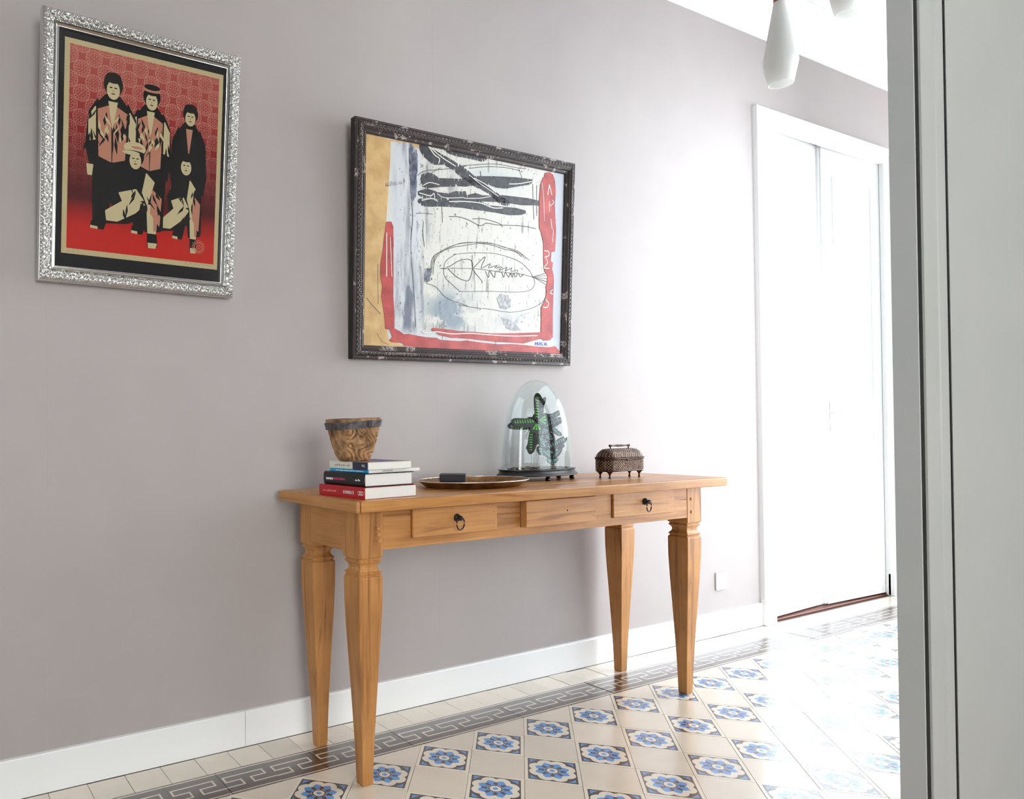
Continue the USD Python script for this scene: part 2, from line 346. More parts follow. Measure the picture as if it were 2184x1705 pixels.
# cornice: flat band, cove, fillet
def cornice_profile():
    p = [(0, 0), (-0.012, 0), (-0.014, 0.018), (-0.020, 0.024)]
    for k in range(9):
        a = k / 8 * PI / 2; p.append((-0.022 - 0.085 * (1 - math.cos(a)), 0.028 + 0.085 * math.sin(a)))
    p += [(-0.118, 0.116), (-0.122, 0.134), (-0.150, 0.138), (-0.152, 0.152), (0, 0.152)]
    return p
def along_x(profile, x0, x1):
    """profile in (y, z) swept along x"""
    m_ = prism(sg.Polygon(profile), x1 - x0); v = np.array(m_.vertices)
    m_.vertices = np.column_stack([x0 + v[:, 2], v[:, 0], v[:, 1]]); m_.fix_normals(); return m_
obj('trim_1', along_x([(YW + y, 2.868 + z) for y, z in cornice_profile()], -2.6, 5.4), white_paint, smooth=30, label='white moulded cornice along the top of the hall wall', cat='cornice', kind='structure')
# skirting, in boards
bl = thing('baseboard_left', 'white skirting board along the foot of the hall wall', 'skirting board', kind='structure')
SK = [(YW, 0.0008), (0.0, 0.0008), (0.0, 0.104), (0.002, 0.108), (YW, 0.109)]
for a, b in ((-2.6, -0.2668), (-0.2656, 2.458), (3.775, 5.4)):
    obj('board', along_x(SK, a, b), white_paint, bl)
# ------------------------------------------------------------------ white double door at the end of the wall
def frame_profile(x0, x1, z1, w, prof, y0):
    """architrave: prof = [(distance outwards from the opening, projection)] mitred round the top"""
    n = len(prof); rings = []
    for X, Z, sx in ((x0, 0, -1), (x0, z1, -1), (x1, z1, 1), (x1, 0, 1)):
        r = []
        for d, pr in prof:
            r.append((X + sx * d, y0 - pr, Z + (d if Z > 0 else 0)))
        rings.append(np.array(r))
    return loft(rings)
arch = [(0, -0.01), (0, 0.012), (0.006, 0.015), (0.050, 0.015), (0.056, 0.022), (0.066, 0.024), (0.080, 0.026), (0.085, 0.022), (0.085, -0.01)]
tr = thing('trim_2', 'white architrave round the double door', 'door frame', kind='structure')
obj('architrave', frame_profile(DX0, DX1, DZ, 0.085, arch, YW), white_paint, tr, smooth=25)
for x in (DX0 - 0.088, DX1): obj('plinth_block', cbox(x, x + 0.088, YW - 0.032, YW, 0.0008, 0.125, 0.003), white_paint, tr)
obj('jamb', cat_([box(DX0 - 0.030, DX0 + 0.02, YW + 0.10, YW + 0.2, 0.0008, DZ + 0.03), box(DX1 - 0.02, DX1 + 0.030, YW + 0.10, YW + 0.2, 0.0008, DZ + 0.03), box(DX0 + 0.02, DX1 - 0.02, YW + 0.10, YW + 0.2, DZ - 0.02, DZ + 0.03)]), white_paint, tr)
obj('threshold', cbox(DX0, DX1, YW + 0.004, YW + 0.2, -0.003, 0.008, 0.002), plain('threshold_wood', srgb(96, 44, 26), 0.5), tr)
# black sheet: the darkness of the room behind the doors put into its colour
obj('shade_backdrop', box(DX0 - 0.3, DX1 + 0.3, 0.9, 1.0, -0.1, ZC), dark_gap, kind='structure')
def panel_door(n, hinge_x, sgn, ang, label, handle):
    Wd, Z0, Z1, t = 0.568, 0.016, DZ + 0.02, 0.04
    d = thing(f'door_{n}', label, 'door', kind='structure', loc=(hinge_x, YW + 0.012, 0), rot=ang)
    X0, X1 = (-0.012, Wd) if sgn > 0 else (-Wd, 0.012)
    fr = sg.box(X0, Z0, X1, Z1); pan = [(0.14, 0.93), (1.10, 2.30)]; sx = 0.095
    for a, b in pan: fr = fr.difference(sg.box(X0 + sx, a, X1 - sx, b))
    m_ = prism(fr, t); v = np.array(m_.vertices); m_.vertices = np.column_stack([v[:, 0], v[:, 2], v[:, 1]]); m_.fix_normals()
    obj('stiles_and_rails', m_, white_paint, d)
    for a, b in pan:
        x0, x1 = X0 + sx, X1 - sx
        rings = []
        for ins, dep in ((0, 0.0), (0.004, -0.005), (0.014, -0.006), (0.020, 0.004), (0.034, 0.012), (0.036, 0.016)):
            rings.append(np.array([(x0 + ins, dep, a + ins), (x1 - ins, dep, a + ins), (x1 - ins, dep, b - ins), (x0 + ins, dep, b - ins)]))
        rings.append(np.array([(x0 + .07, 0.016, a + .07), (x1 - .07, 0.016, a + .07), (x1 - .07, 0.016, b - .07), (x0 + .07, 0.016, b - .07)]))
        rings.append(np.array([(x0 + .085, 0.010, a + .085), (x1 - .085, 0.010, a + .085), (x1 - .085, 0.010, b - .085), (x0 + .085, 0.010, b - .085)]))
        obj('panel', loft(rings + [rings[-1] + [0, 0.02, 0]]), white_paint, d)
    if handle:
        metal = plain('door_metal', (0.75, 0.74, 0.72), 0.3, metal=0.9)
        hx = X0 + 0.06 if sgn < 0 else X1 - 0.06
        h = obj('handle', cat_([R(lathe([(0, 0), (0.011, 0), (0.011, 0.03), (0.008, 0.045), (0, 0.045)], 16), PI / 2, (1, 0, 0)).apply_translation((hx, 0, 1.035)),
            tube([(hx, -0.04, 1.035), (hx - 0.03, -0.046, 1.035), (hx - 0.07, -0.046, 1.037), (hx - 0.095, -0.042, 1.034)], [0.008, 0.0075, 0.007, 0.005], 10)]), metal, d, smooth=40, label='metal lever handle')
        obj('escutcheon', cbox(hx - 0.018, hx + 0.018, -0.005, 0.0, 0.93, 1.09, 0.002), metal, d)
    else:
        obj('cover_strip', cbox(X1 - 0.006, X1 + 0.012, -0.010, 0.006, Z0, Z1, 0.003), white_paint, d)
panel_door(1, DX0, 1, math.radians(3.2), 'left leaf of the white panelled double door, without a handle', False)
panel_door(2, DX1, -1, math.radians(-1.6), 'right leaf of the white panelled double door, with the lever handle', True)
# ------------------------------------------------------------------ the near door leaf at the right edge of the picture
leaf = [(0.2496, -1.4645), (0.2496, -1.4990), (0.2510, -1.4998), (0.2520, -1.4985), (0.2520, -1.4740), (0.3000, -1.4740), (0.3000, -1.4975), (0.2655, -1.4990), (0.2660, -1.5020), (0.2700, -1.5032), (0.300, -1.5037), (0.3085, -1.5030), (0.3115, -1.5000), (0.3150, -1.5034),
        (0.3210, -1.5052), (0.3300, -1.5054), (0.3390, -1.5042), (0.3480, -1.5010), (0.3485, -1.4740), (0.4100, -1.4740), (0.4100, -1.4970), (0.3630, -1.4978), (0.3625, -1.4992), (0.3640, -1.5000), (0.975, -1.5), (0.975, -1.4645)]
d3 = thing('door_3', 'near grey white door leaf with moulded meeting edge at the right of the picture', 'door', kind='structure')
lm = prism(sg.Polygon(leaf), 2.485); obj('leaf', T(lm, 0, 0, 0.01), grey_paint, d3, smooth=20)
# casing of the opening the picture is taken through, and windows outside the picture
obj('trim_3', cat_([box(-1.5, -1.47, -1.57, -1.43, 0, 2.5), box(0.976, 0.98, -1.57, -1.43, 0, 2.5), box(-1.5, 0.98, -1.57, -1.43, 2.497, 2.5)]), grey_paint, kind='structure')
def window(n, x0, x1, z0, z1, y, mull):
    w = thing(f'window_{n}', kind='structure')
    fr = sg.box(x0, z0, x1, z1); panes = []
    dx = (x1 - x0) / mull
    for k in range(mull):
        a = sg.box(x0 + k * dx + 0.05, z0 + 0.06, x0 + (k + 1) * dx - 0.05, z1 - 0.06); panes.append(a); fr = fr.difference(a)
    m_ = prism(fr, 0.06); v = np.array(m_.vertices); m_.vertices = np.column_stack([v[:, 0], y - 0.03 + v[:, 2], v[:, 1]]); m_.fix_normals()
    obj('window_frame', m_, white_paint, w)
    for a in panes:
        b = a.bounds; obj('pane', box(b[0], b[2], y - 0.003, y + 0.003, b[1], b[3]), pane_glass, w)
window(1, 1.2, 4.0, 0.1, 2.5, -1.50, 2)
window(2, -2.05, -0.05, 0.6, 2.4, -5.10, 2)
# wall socket
so = thing('wall_socket', 'white square wall socket right of the table near the floor', 'socket', loc=(2.146, YW, 0.250))
obj('plate', cbox(-0.041, 0.041, -0.011, 0, -0.041, 0.041, 0.003), white_paint, so)
ring_ = R(lathe([(0.0, 0.004), (0.0165, 0.004), (0.0185, 0.012), (0.021, 0.0125), (0.0215, 0.0)], 32), PI / 2, (1, 0, 0))
obj('recess', T(ring_, 0, 0.0, 0), plain('socket_white', (0.78, 0.78, 0.77), 0.4), so, smooth=30)
# ------------------------------------------------------------------ console table
ZT = 0.783
XA, XB, YF, YBK = -0.074, 1.318, -0.374, -0.100      # leg axes
tb = thing('console_table', 'honey coloured wooden console table with three drawers and square tapered legs', 'table', loc=(0, 0, 0))
def leg_mesh(dx, dy):
    """square leg: block, cove neck, tapered shaft; (dx, dy) moves the foot"""
    prof = [(0.752, 0.0400), (0.624, 0.0400), (0.6205, 0.0385), (0.6185, 0.0345), (0.6155, 0.0345), (0.613, 0.0372), (0.610, 0.0372), (0.606, 0.0335), (0.601, 0.0302), (0.595, 0.0290), (0.589, 0.0302), (0.584, 0.0335), (0.5805, 0.0375), (0.577, 0.0375), (0.5745, 0.0345), (0.5715, 0.0345), (0.569, 0.0378), (0.565, 0.0392),
            (0.50, 0.0385), (0.42, 0.0352), (0.32, 0.0300), (0.20, 0.0240), (0.10, 0.0196), (0.006, 0.0170), (0.0005, 0.0158)]
    rings = []
    for z, h in prof:
        t = max(0.0, (0.565 - z) / 0.565); c = 0.0016; ox, oy = dx * t, dy * t
        rings.append(np.array([(ox + a, oy + b, z) for a, b in ((h, -h + c), (h, h - c), (h - c, h), (-h + c, h), (-h, h - c), (-h, -h + c), (-h + c, -h), (h - c, -h))]))
    return loft(rings)
for x, y, dx, dy in ((XA, YF, -0.003, 0.0), (XA + 0.014, YBK, 0.0, 0.0), (XB, YF, -0.008, 0.0), (XB, YBK, -0.002, 0.004)):
    g = leg_mesh(dx, dy); g.apply_translation((x, y, 0)); obj('leg', g, wood_z, tb)
# pegs in the blocks of the front legs
for X, pts in ((XA, ((0.024, 0.700), (0.025, 0.683), (0.027, 0.667))), (XB, ((-0.018, 0.706), (-0.017, 0.660)))):
    for px_, pz in pts:
        obj('peg', T(R(lathe([(0, 0), (0.0055, 0), (0.0055, 0.0022), (0.0040, 0.0036), (0, 0.0038)], 12), PI / 2, (1, 0, 0)), X + px_, YF - 0.0398, pz), wood_y, tb, smooth=40)
# aprons
obj('front_apron', cbox(XA + 0.0395, XB - 0.0395, -0.4125, -0.392, 0.640, 0.752, 0.0012), wood_x, tb)
obj('back_apron', cbox(XA + 0.05, XB - 0.0395, YBK + 0.012, YBK + 0.034, 0.640, 0.752, 0.0012), wood_x, tb)
obj('side_apron', cbox(XA - 0.0355, XA - 0.015, YF + 0.0395, YBK - 0.0460, 0.634, 0.752, 0.0012), wood_y, tb)
obj('side_apron', cbox(XB + 0.015, XB + 0.037, YF + 0.0395, YBK - 0.0395, 0.640, 0.752, 0.0012), wood_y, tb)
# a repair crack in the right end of the front apron
obj('crack', cbox(1.243, XB - 0.041, -0.41265, -0.4120, 0.7055, 0.7068, 0.0002), dark_gap, tb)
# top: boards with a batten at the left end, edges eased
def rounded_board(x0, x1, y0, y1, z0, z1, r=0.006, corner=0.008):
    p = sg.box(x0, y0, x1, y1).buffer(-corner).buffer(corner, quad_segs=5); rings = []
    for ins, z in ((r * .7, z0), (0.0015, z0 + r * .35), (0, z0 + r), (0, z1 - r), (0.0015, z1 - r * .35), (r * .7, z1)):
        rings.append(np.column_stack([np.array(sa.scale(p, (x1 - x0 - 2 * ins) / (x1 - x0), (y1 - y0 - 2 * ins) / (y1 - y0)).exterior.coords)[:-1], np.full(len(p.exterior.coords) - 1, z)]))
    return loft(rings)
TX0, TX1, TY0, TY1, TZ0 = -0.158, 1.412, -0.478, -0.022, 0.7525
for a, b in ((TY0, -0.3265), (-0.3259, -0.1745), (-0.1739, TY1)):
    obj('top_board', rounded_board(TX0 + 0.0135, TX1, a, b, TZ0, ZT, r=0.004 if a != TY0 else 0.005, corner=0.003), wood_top, tb, smooth=35)
obj('end_batten', rounded_board(TX0, TX0 + 0.0125, TY0 + 0.001, TY1 - 0.004, TZ0, ZT - 0.0005, r=0.005, corner=0.005), wood_y, tb, smooth=35)
def ring_pull(parent, x, y, z, tilt):
    base = R(lathe([(0, 0), (0.0105, 0), (0.0115, 0.003), (0.0085, 0.007), (0.0050, 0.0085), (0.0052, 0.013), (0.0075, 0.017), (0.0060, 0.021), (0, 0.0225)], 20), PI / 2, (1, 0, 0))
    h = obj('knob', T(base, x, y, z), black_iron, parent, smooth=40)
    th = np.linspace(0, 2 * PI, 33)[:-1]; r = 0.0182
    ring = np.column_stack([r * np.sin(th), -0.0165 + 0 * th, -r + 0.003 + r * np.cos(th) * 1.0])
    g = tube(ring, 0.0020, 8, closed=True); g = R(g, tilt, (0, 0, 1), (0, -0.0165, 0)); obj('pull_ring', T(g, x, y, z), black_iron, parent, smooth=60)
def drawer(x0, x1, out, pull, label=None):
    d = f'{tb}/{path_for("drawer", tb).split("/")[-1]}'; UsdGeom.Xform.Define(stage, d)
    if label: tag(stage.GetPrimAtPath(d), label)
    y1 = -0.412; y0 = y1 - out; Z0, Z1 = 0.6665, 0.7465
    obj('drawer_front', cbox(x0, x1, y0, y1 + 0.012, Z0, Z1, 0.0016), wood_drawer, d)
    obj('painted_gap_shade', box(x0 - 0.0016, x1 + 0.0012, y1 - 0.0009, y1, Z0 - 0.0010, Z1 + 0.001), dark_gap, d)  # dark sheet painting in the shade round the drawer front
    xm = (x0 + x1) / 2
    if pull: ring_pull(d, xm, y0, 0.7125, 0.25)
    else: obj('screw_hole', T(R(lathe([(0, 0), (0.0026, 0), (0.0026, 0.0006), (0, 0.0006)], 12), PI / 2, (1, 0, 0)), xm + 0.022, y0 + 0.0002, 0.708), dark_gap, d)
    for zz in (0.689, 0.725):          # nail heads near the right end
        obj('nail', T(R(lathe([(0, 0), (0.0016, 0), (0.0012, 0.0005), (0, 0.0006)], 8), PI / 2, (1, 0, 0)), x1 - 0.012, y0 + 0.0001, zz - 0.004), black_iron, d)
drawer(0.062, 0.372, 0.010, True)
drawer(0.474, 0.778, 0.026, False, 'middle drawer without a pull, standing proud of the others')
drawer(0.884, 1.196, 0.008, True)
# ------------------------------------------------------------------ books
def book(name, label, x, y, rot, w, d, z0, z1, cover, spine_col=None, hard=0.0, pages=(0.80, 0.79, 0.745), rounded=0.004):
    """spine along the left (-x) side, the lower edges of the leaves towards the viewer"""
    t = thing(name, label, 'book', loc=(x, y, z0), rot=rot, group='stack of books on the console table')
    h = z1 - z0; ct = 0.0009 if not hard else 0.0022; ov = hard
    cm = plain(f'cover_{used.get("/World/book", 0)}', cover, 0.35)
    pm = mat(f'leaves_{used.get("/World/book", 0)}', {'t': ('texture_coordinate', {}), 'm': ('mapping', {'scale': (1, 1, 1)}), 'w': ('wave_texture', {'scale': 420.0, 'distortion': 1.5, 'bands_direction': 'z'}) if False else ('noise_texture', {'scale': 1.0, 'detail': 2}),
        'm2': ('mapping', {'scale': (3, 3, 1600)}), 'r': ('rgb_ramp', {'ramp': [(0.3, tuple(a * 0.86 for a in pages)), (0.6, pages)]}), 'p': ('principled_bsdf', {'roughness': 0.85, 'specular_ior_level': 0.2})},
        [('t.object', 'm2.vector'), ('m2.vector', 'w.vector'), ('w.fac', 'r.fac'), ('r.color', 'p.base_color')])
    obj('page_block', cbox(0.002, w - ov - 0.0005, ov + 0.0005, d - ov - 0.0005, ct, h - ct, 0.0008), pm, t)
    obj('cover', cat_([cbox(0.001, w, 0, d, 0.0002, ct, 0.0002), cbox(0.001, w, 0, d, h - ct, h - 0.0002, 0.0002)]), cm, t)
    n = 8; r = rounded; P = [(0.0022, 0.0)] + [(-r * math.sin(PI * k / n), h * (1 - math.cos(PI * k / n)) / 2) for k in range(n + 1)] + [(0.0022, h), (0.0022, h - ct)] + [(0.0006 - (r - 0.0012) * math.sin(PI * (n - k) / n), ct + (h - 2 * ct) * (1 - math.cos(PI * (n - k) / n)) / 2) for k in range(n + 1)] + [(0.0022, ct)]
    poly = sg.Polygon(P).buffer(0)
    g = prism(poly, d); v = np.array(g.vertices); g.vertices = np.column_stack([v[:, 0], v[:, 2], v[:, 1]]); g.fix_normals()
    obj('spine', g, plain(f'spine_{used.get("/World/book", 0)}', spine_col or cover, 0.35), t, smooth=35)
    return t, h, d, r
def spine_text(t, text, hgt, y0, zc, r, m_, name='spine_lettering', flip=True, squash=1.0):
    """lettering along the spine; flip = upside down as the books lie here"""
    g = meshkit.text_mesh(text, hgt, 0.0004); v = np.array(g.vertices); v[:, 0] *= squash
    wid = v[:, 0].max()
    if flip: a, b = (wid - v[:, 0]), -v[:, 1]
    else: a, b = v[:, 0], v[:, 1]
    # seen from -x: right is -y
    Y = y0 + wid - a; Z = zc + b + (hgt / 2 if flip else -hgt / 2)
    g.vertices = np.column_stack([-r - 0.0001 - v[:, 2], Y, Z]); g.fix_normals()
    obj(name, g, m_, t); return wid
ink_white = plain('ink_white', (0.8, 0.8, 0.8), 0.5); ink_pink = plain('ink_pink', srgb(196, 52, 100), 0.5); ink_red2 = plain('ink_pale_red', srgb(225, 120, 120), 0.5); ink_black = plain('ink_black', (0.03, 0.03, 0.035), 0.5); ink_grey = plain('ink_grey', (0.35, 0.34, 0.33), 0.5)
def glyph_line(t, y0, length, zc, hgt, r, m_, seed, name='spine_lettering'):
    """an illegible small line of lettering: letter-sized marks"""
    rg = np.random.default_rng(seed); parts = []; y = y0
    while y < y0 + length:
        w = hgt * rg.uniform(0.35, 0.75); hh = hgt * (1.0 if rg.random() < 0.3 else 0.68)
        parts.append(box(-r - 0.0004, -r + 0.0002, y, y + w * 0.72, zc - hgt / 2, zc - hgt / 2 + hh)); y += w + (hgt * 0.4 if rg.random() < 0.12 else 0)
    obj(name, cat_(parts), m_, t)
t, h, d, r = book('book', 'thick red paperback at the bottom of the book stack', -0.1105, -0.443, 0.0996, 0.183, 0.205, ZT, 0.8145, srgb(178, 26, 36), rounded=0.001)
th = np.linspace(0, 2 * PI, 21)[:-1]
obj('emblem', cat_([tube(np.column_stack([np.full(20, -0.0012), yc + 0.0050 * np.cos(th), h / 2 + 0.0050 * np.sin(th)]), 0.0007, 5, True) for yc in (0.010, 0.0165, 0.023)]), ink_white, t)
spine_text(t, 'LE ROMAN DE', 0.0085, 0.045, h / 2, r, ink_white, squash=0.62)
glyph_line(t, 0.125, 0.062, h / 2, 0.0050, r, ink_red2, 3)
t, h, d, r = book('book', 'thick black hardback, second from the bottom of the stack', -0.0990, -0.430, 0.0871, 0.170, 0.187, 0.8145, 0.851, srgb(24, 23, 28), hard=0.003, rounded=0.005)
glyph_line(t, 0.018, 0.022, h / 2, 0.0055, r, ink_white, 5); glyph_line(t, 0.085, 0.052, h / 2, 0.0065, r, ink_pink, 6); glyph_line(t, 0.142, 0.036, h / 2, 0.0085, r, ink_white, 7)
t, h, d, r = book('book', 'thin booklet with a bright blue spine between the black book and the cream one', -0.0880, -0.428, 0.115, 0.190, 0.168, 0.851, 0.8605, srgb(210, 214, 214), spine_col=srgb(24, 150, 205), rounded=0.002)
glyph_line(t, 0.02, 0.12, h / 2, 0.003, r, ink_white, 8)
gl = cat_([box(0.05 + k * 0.0042, 0.05 + k * 0.0042 + 0.003, -0.0004, 0.0008, h / 2 - 0.0017, h / 2 - 0.0017 + (0.0034 if k % 3 else 0.0024)) for k in range(9)])
obj('edge_lettering', gl, ink_grey, t)
t, h, d, r = book('book', 'cream paperback with a navy spine end, on top of the book stack', -0.0945, -0.4345, 0.0826, 0.154, 0.173, 0.8605, 0.881, srgb(222, 218, 205), rounded=0.0015)
navy = plain('navy_card', srgb(38, 38, 62), 0.35)
obj('spine_band', cbox(-0.0024, 0.0006, -0.0002, 0.064, 0.0002, h - 0.0002, 0.0006), navy, t)
cov = plain('cover_picture', srgb(150, 112, 84), 0.4)
cv, cf = tri(sg.Polygon([(0.001, 0.0), (0.153, 0.0), (0.153, 0.172), (0.085, 0.172), (0.03, 0.066), (0.001, 0.066)]))
obj('cover_print', prism(sg.Polygon([(0.001, 0.0), (0.153, 0.0), (0.153, 0.172), (0.085, 0.172), (0.03, 0.066), (0.001, 0.066)]), 0.0003).apply_translation((0, 0, h - 0.0002)), cov, t)
obj('cover_print', prism(sg.Polygon([(0.06, 0.02), (0.150, 0.03), (0.150, 0.165), (0.11, 0.165)]), 0.0003).apply_translation((0, 0, h)), plain('cover_violet', srgb(70, 66, 140), 0.4), t)
spine_text(t, 'Eva', 0.007, 0.010, h / 2, 0.0025, ink_white, squash=0.75)
glyph_line(t, 0.078, 0.070, h / 2, 0.006, r, ink_grey, 9)
# ------------------------------------------------------------------ carved wooden vessel on the books
def vessel():
    bx = thing('carved_wooden_bowl', 'rough carved wooden bowl with an iron band, standing on the book stack', 'bowl', loc=(-0.075, -0.335, 0.8815), rot=0.08)
    Hh, n = 0.118, 120
    def outline(t):          # half sizes of the rounded square at height fraction t
        return 0.037 + 0.030 * t ** 0.60, 0.021 + 0.027 * t ** 0.60
    def ring(t, off, carve):
        a, b = outline(t); pts = []
        p = sg.box(-a, -b, a, b).buffer(-0.011).buffer(0.011, quad_segs=8); ln = p.exterior
        for k in range(n):
            q = ln.interpolate((k / n) * ln.length); r0 = np.array([q.x, q.y]); nr = r0 / np.linalg.norm(r0)
            c = 0.0
            if carve:
                z = t * Hh; ang = math.atan2(r0[1], r0[0])
                u = (q.x if abs(q.y) > abs(q.x) * b / a else q.y) * 1.0
                ridges = abs(math.sin(u * 150 + 3.2 * math.sin(z * 75 + u * 40) + 4 * meshkit.noise(np.array([u * 45, z * 45, 0.0]), 3)))
                c = (min(1, ridges * 1.6) - 0.8) * 0.0075 * min(1, (0.80 - t) * 12 if t < 0.8 else 0) * min(1, t * 10 + 0.4)
                if q.x < -a * 0.9: c *= 0.25
            pts.append((*(r0 + nr * (off + c)), 0))
        return np.array(pts)
    rings = []
    for t in np.linspace(0, 1, 64):
        g = ring(t, 0, True); g[:, 2] = t * Hh + 0.003 * t * g[:, 0] / 0.07; rings.append(g)
    for t, off in ((1.0, -0.012), (0.6, -0.011), (0.2, -0.012)):
        g = ring(t, off, False); g[:, 2] = t * Hh; rings.append(g)
    bowl_w = mottled('carved_wood', srgb(84, 56, 34), srgb(176, 134, 92), 38.0, rough=0.65, bump=0.5, bdist=0.0015, lo=0.3, hi=0.62)
    obj('vessel', loft(rings), bowl_w, bx, smooth=50)
    band = []
    for t, off in ((0.79, 0.001), (0.79, 0.0042), (0.955, 0.0042), (0.955, 0.001)):
        g = ring(min(t, 1), off, False)
        k = (g[:, 0] + 0.07) / 0.14
        g[:, 2] = (t - 0.055 + 0.075 * k) * Hh; band.append(g)
    obj('iron_band', loft(band + [band[0]], cap=False), mottled('band_iron', srgb(66, 58, 58), srgb(104, 98, 100), 60.0, rough=0.55, metal=0.35), bx, smooth=40)
    # the lap where the band overlaps
    obj('band_lap', cbox(0.012, 0.026, -0.0530, -0.0480, 0.094, 0.112, 0.001), plain('lap_iron', srgb(52, 46, 46), 0.5, metal=0.3), bx)
vessel()
# ------------------------------------------------------------------ oval metal tray, card, black box
def oval_lathe(profile, a, b, n=72):
    """profile: (fraction scale offset, z): points at radius a*s+o / b*s+o"""
    th = np.linspace(0, 2 * PI, n + 1)[:-1]; rings = []
    for o, z in profile: rings.append(np.column_stack([(a + o) * np.cos(th), (b + o) * np.sin(th), np.full(n, z)]))
    return rings
ty = thing('oval_tray', 'oval metal tray with a rolled rim on the console table', 'tray', loc=(0.4334, -0.2513, ZT + 0.0003))
brass = mottled('tray_metal', srgb(128, 92, 58), srgb(168, 132, 94), 30.0, rough=0.32, metal=0.85, spec=0.5)
A, B = 0.196, 0.142
obj('tray_body', loft(oval_lathe([(-0.034, 0.0), (-0.028, 0.0004), (-0.014, 0.009), (-0.002, 0.0190), (0.001, 0.0205), (-0.003, 0.0207), (-0.016, 0.0105), (-0.029, 0.0022), (-0.036, 0.0016)], A, B)), brass, ty, smooth=40)
thv = np.linspace(0, 2 * PI, 97)[:-1]
obj('rim', tube(np.column_stack([A * np.cos(thv), B * np.sin(thv), np.full(96, 0.0206)]), 0.0018, 8, True), plain('rim_metal', (0.80, 0.76, 0.70), 0.22, metal=1.0), ty, smooth=60)
pc = thing('card', 'pale card lying in the tray under the black box', 'card', loc=(0.40, -0.235, ZT + 0.0022), rot=-0.70)
obj('sheet', cbox(-0.075, 0.085, -0.055, 0.060, 0, 0.0012, 0.0003), paper, pc)
jb = thing('black_box', 'small matt black box lying in the oval tray', 'box', loc=(0.3330, -0.2050, ZT + 0.0036), rot=-0.74)
black_card = plain('black_card', srgb(30, 29, 33), 0.5)
obj('box_base', cbox(0, 0.0800, 0, 0.080, 0, 0.0125, 0.0008), black_card, jb)
obj('lid', cbox(-0.0008, 0.0808, -0.0008, 0.0808, 0.0128, 0.0345, 0.0012), black_card, jb)
# ------------------------------------------------------------------ pierced metal casket
ck = thing('metal_casket', 'small pierced brass casket with a domed lid on four feet', 'box', mat=Gf.Matrix4d(1.07, 0, 0, 0, 0, 1.07, 0, 0, 0, 0, 1.08, 0, 1.118, -0.262, ZT, 1))
boss_m = mottled('casket_bosses', srgb(128, 100, 82), srgb(190, 160, 134), 120.0, rough=0.35, metal=0.7, spec=0.5)
cask = mottled('casket_metal', srgb(46, 34, 29), srgb(92, 70, 58), 90.0, rough=0.40, metal=0.75, spec=0.5)
dark_in = plain('casket_inside', srgb(40, 28, 22), 0.8)
LA, LB = 0.096, 0.036
def rrect(a, b, n=96, k=0.92):
    p = sg.box(-a, -b, a, b).buffer(-b * k).buffer(b * k, quad_segs=12).exterior
    return np.array([[q.x, q.y] for q in (p.interpolate(i / n, normalized=True) for i in range(n))])
def rr_rings(prof):
    return [np.column_stack([rrect(LA + o, LB + o), np.full(96, z)]) for o, z in prof]
obj('body', loft(rr_rings([(-0.004, 0.0225), (0.0, 0.0225), (0.0015, 0.0245), (0.0, 0.027), (0.0, 0.060), (0.0015, 0.062), (0.003, 0.0635), (0.003, 0.0665), (-0.006, 0.0668)])), cask, ck, smooth=35)
obj('lid', loft(rr_rings([(-0.004, 0.0672), (0.0036, 0.0674), (0.0040, 0.0700), (0.0, 0.0708), (-0.003, 0.0775), (-0.0075, 0.0850), (-0.014, 0.0915), (-0.020, 0.0950), (-0.0205, 0.0965), (-0.033, 0.0985)])), cask, ck, smooth=35)
# pierced lattice: rows of small bosses round body and lid
def bosses(rows, name):
    parts = []
    ico = trimesh.creation.icosphere(0, 1.0)
    for ri, (o, z, cnt, tilt) in enumerate(rows):
        p = rrect(LA + o, LB + o, cnt * 2)
        for k in range(ri % 2, cnt * 2, 2):
            q = p[k]; nrm = p[(k + 1) % len(p)] - p[k - 1]; nrm = np.array([nrm[1], -nrm[0]]); nrm /= np.linalg.norm(nrm)
            g = ico.copy(); g.apply_scale((0.0021, 0.0013, 0.0023)); g = R(g, math.atan2(nrm[0], -nrm[1]), (0, 0, 1)); parts.append(T(g, q[0], q[1], z))
    obj(name, cat_(parts), boss_m, ck, kind='stuff')
bosses([(0.0004, z, 46, 0) for z in (0.0305, 0.0350, 0.0395, 0.0440, 0.0485, 0.0530, 0.0572)], 'pierced_lattice')
bosses([(-0.0012, 0.0738, 44, 0), (-0.0032, 0.0782, 43, 0), (-0.0060, 0.0824, 42, 0), (-0.0098, 0.0866, 39, 0), (-0.0145, 0.0906, 36, 0), (-0.019, 0.0940, 33, 0)], 'pierced_lattice')
for sx in (-1, 1):
    for sy in (-1, 1):
        ft = lathe([(0, 0), (0.0036, 0), (0.0042, 0.002), (0.0030, 0.0042), (0.0036, 0.006), (0.0022, 0.0085), (0.0034, 0.013), (0.0075, 0.0185), (0.0125, 0.0230), (0, 0.0230)], 16)
        obj('foot', T(ft, sx * 0.074, sy * 0.019, 0.0003), cask, ck, smooth=50)
hz = 0.108
obj('handle', cat_([T(R(lathe([(0, -0.052), (0.003, -0.051), (0.0042, -0.048), (0.0022, -0.045), (0.0036, -0.040), (0.0022, -0.036), (0.0028, -0.02), (0.0042, -0.006), (0.0030, 0.0), (0.0042, 0.006), (0.0028, 0.02), (0.0022, 0.036), (0.0036, 0.040), (0.0022, 0.045), (0.0042, 0.048), (0.003, 0.051), (0, 0.052)], 14), PI / 2, (0, 1, 0)), 0, 0, hz)] +
    [tube([(s * 0.045, 0, 0.096), (s * 0.0455, 0, 0.103), (s * 0.046, 0, hz)], 0.0022, 8) for s in (-1, 1)]), cask, ck, smooth=50)
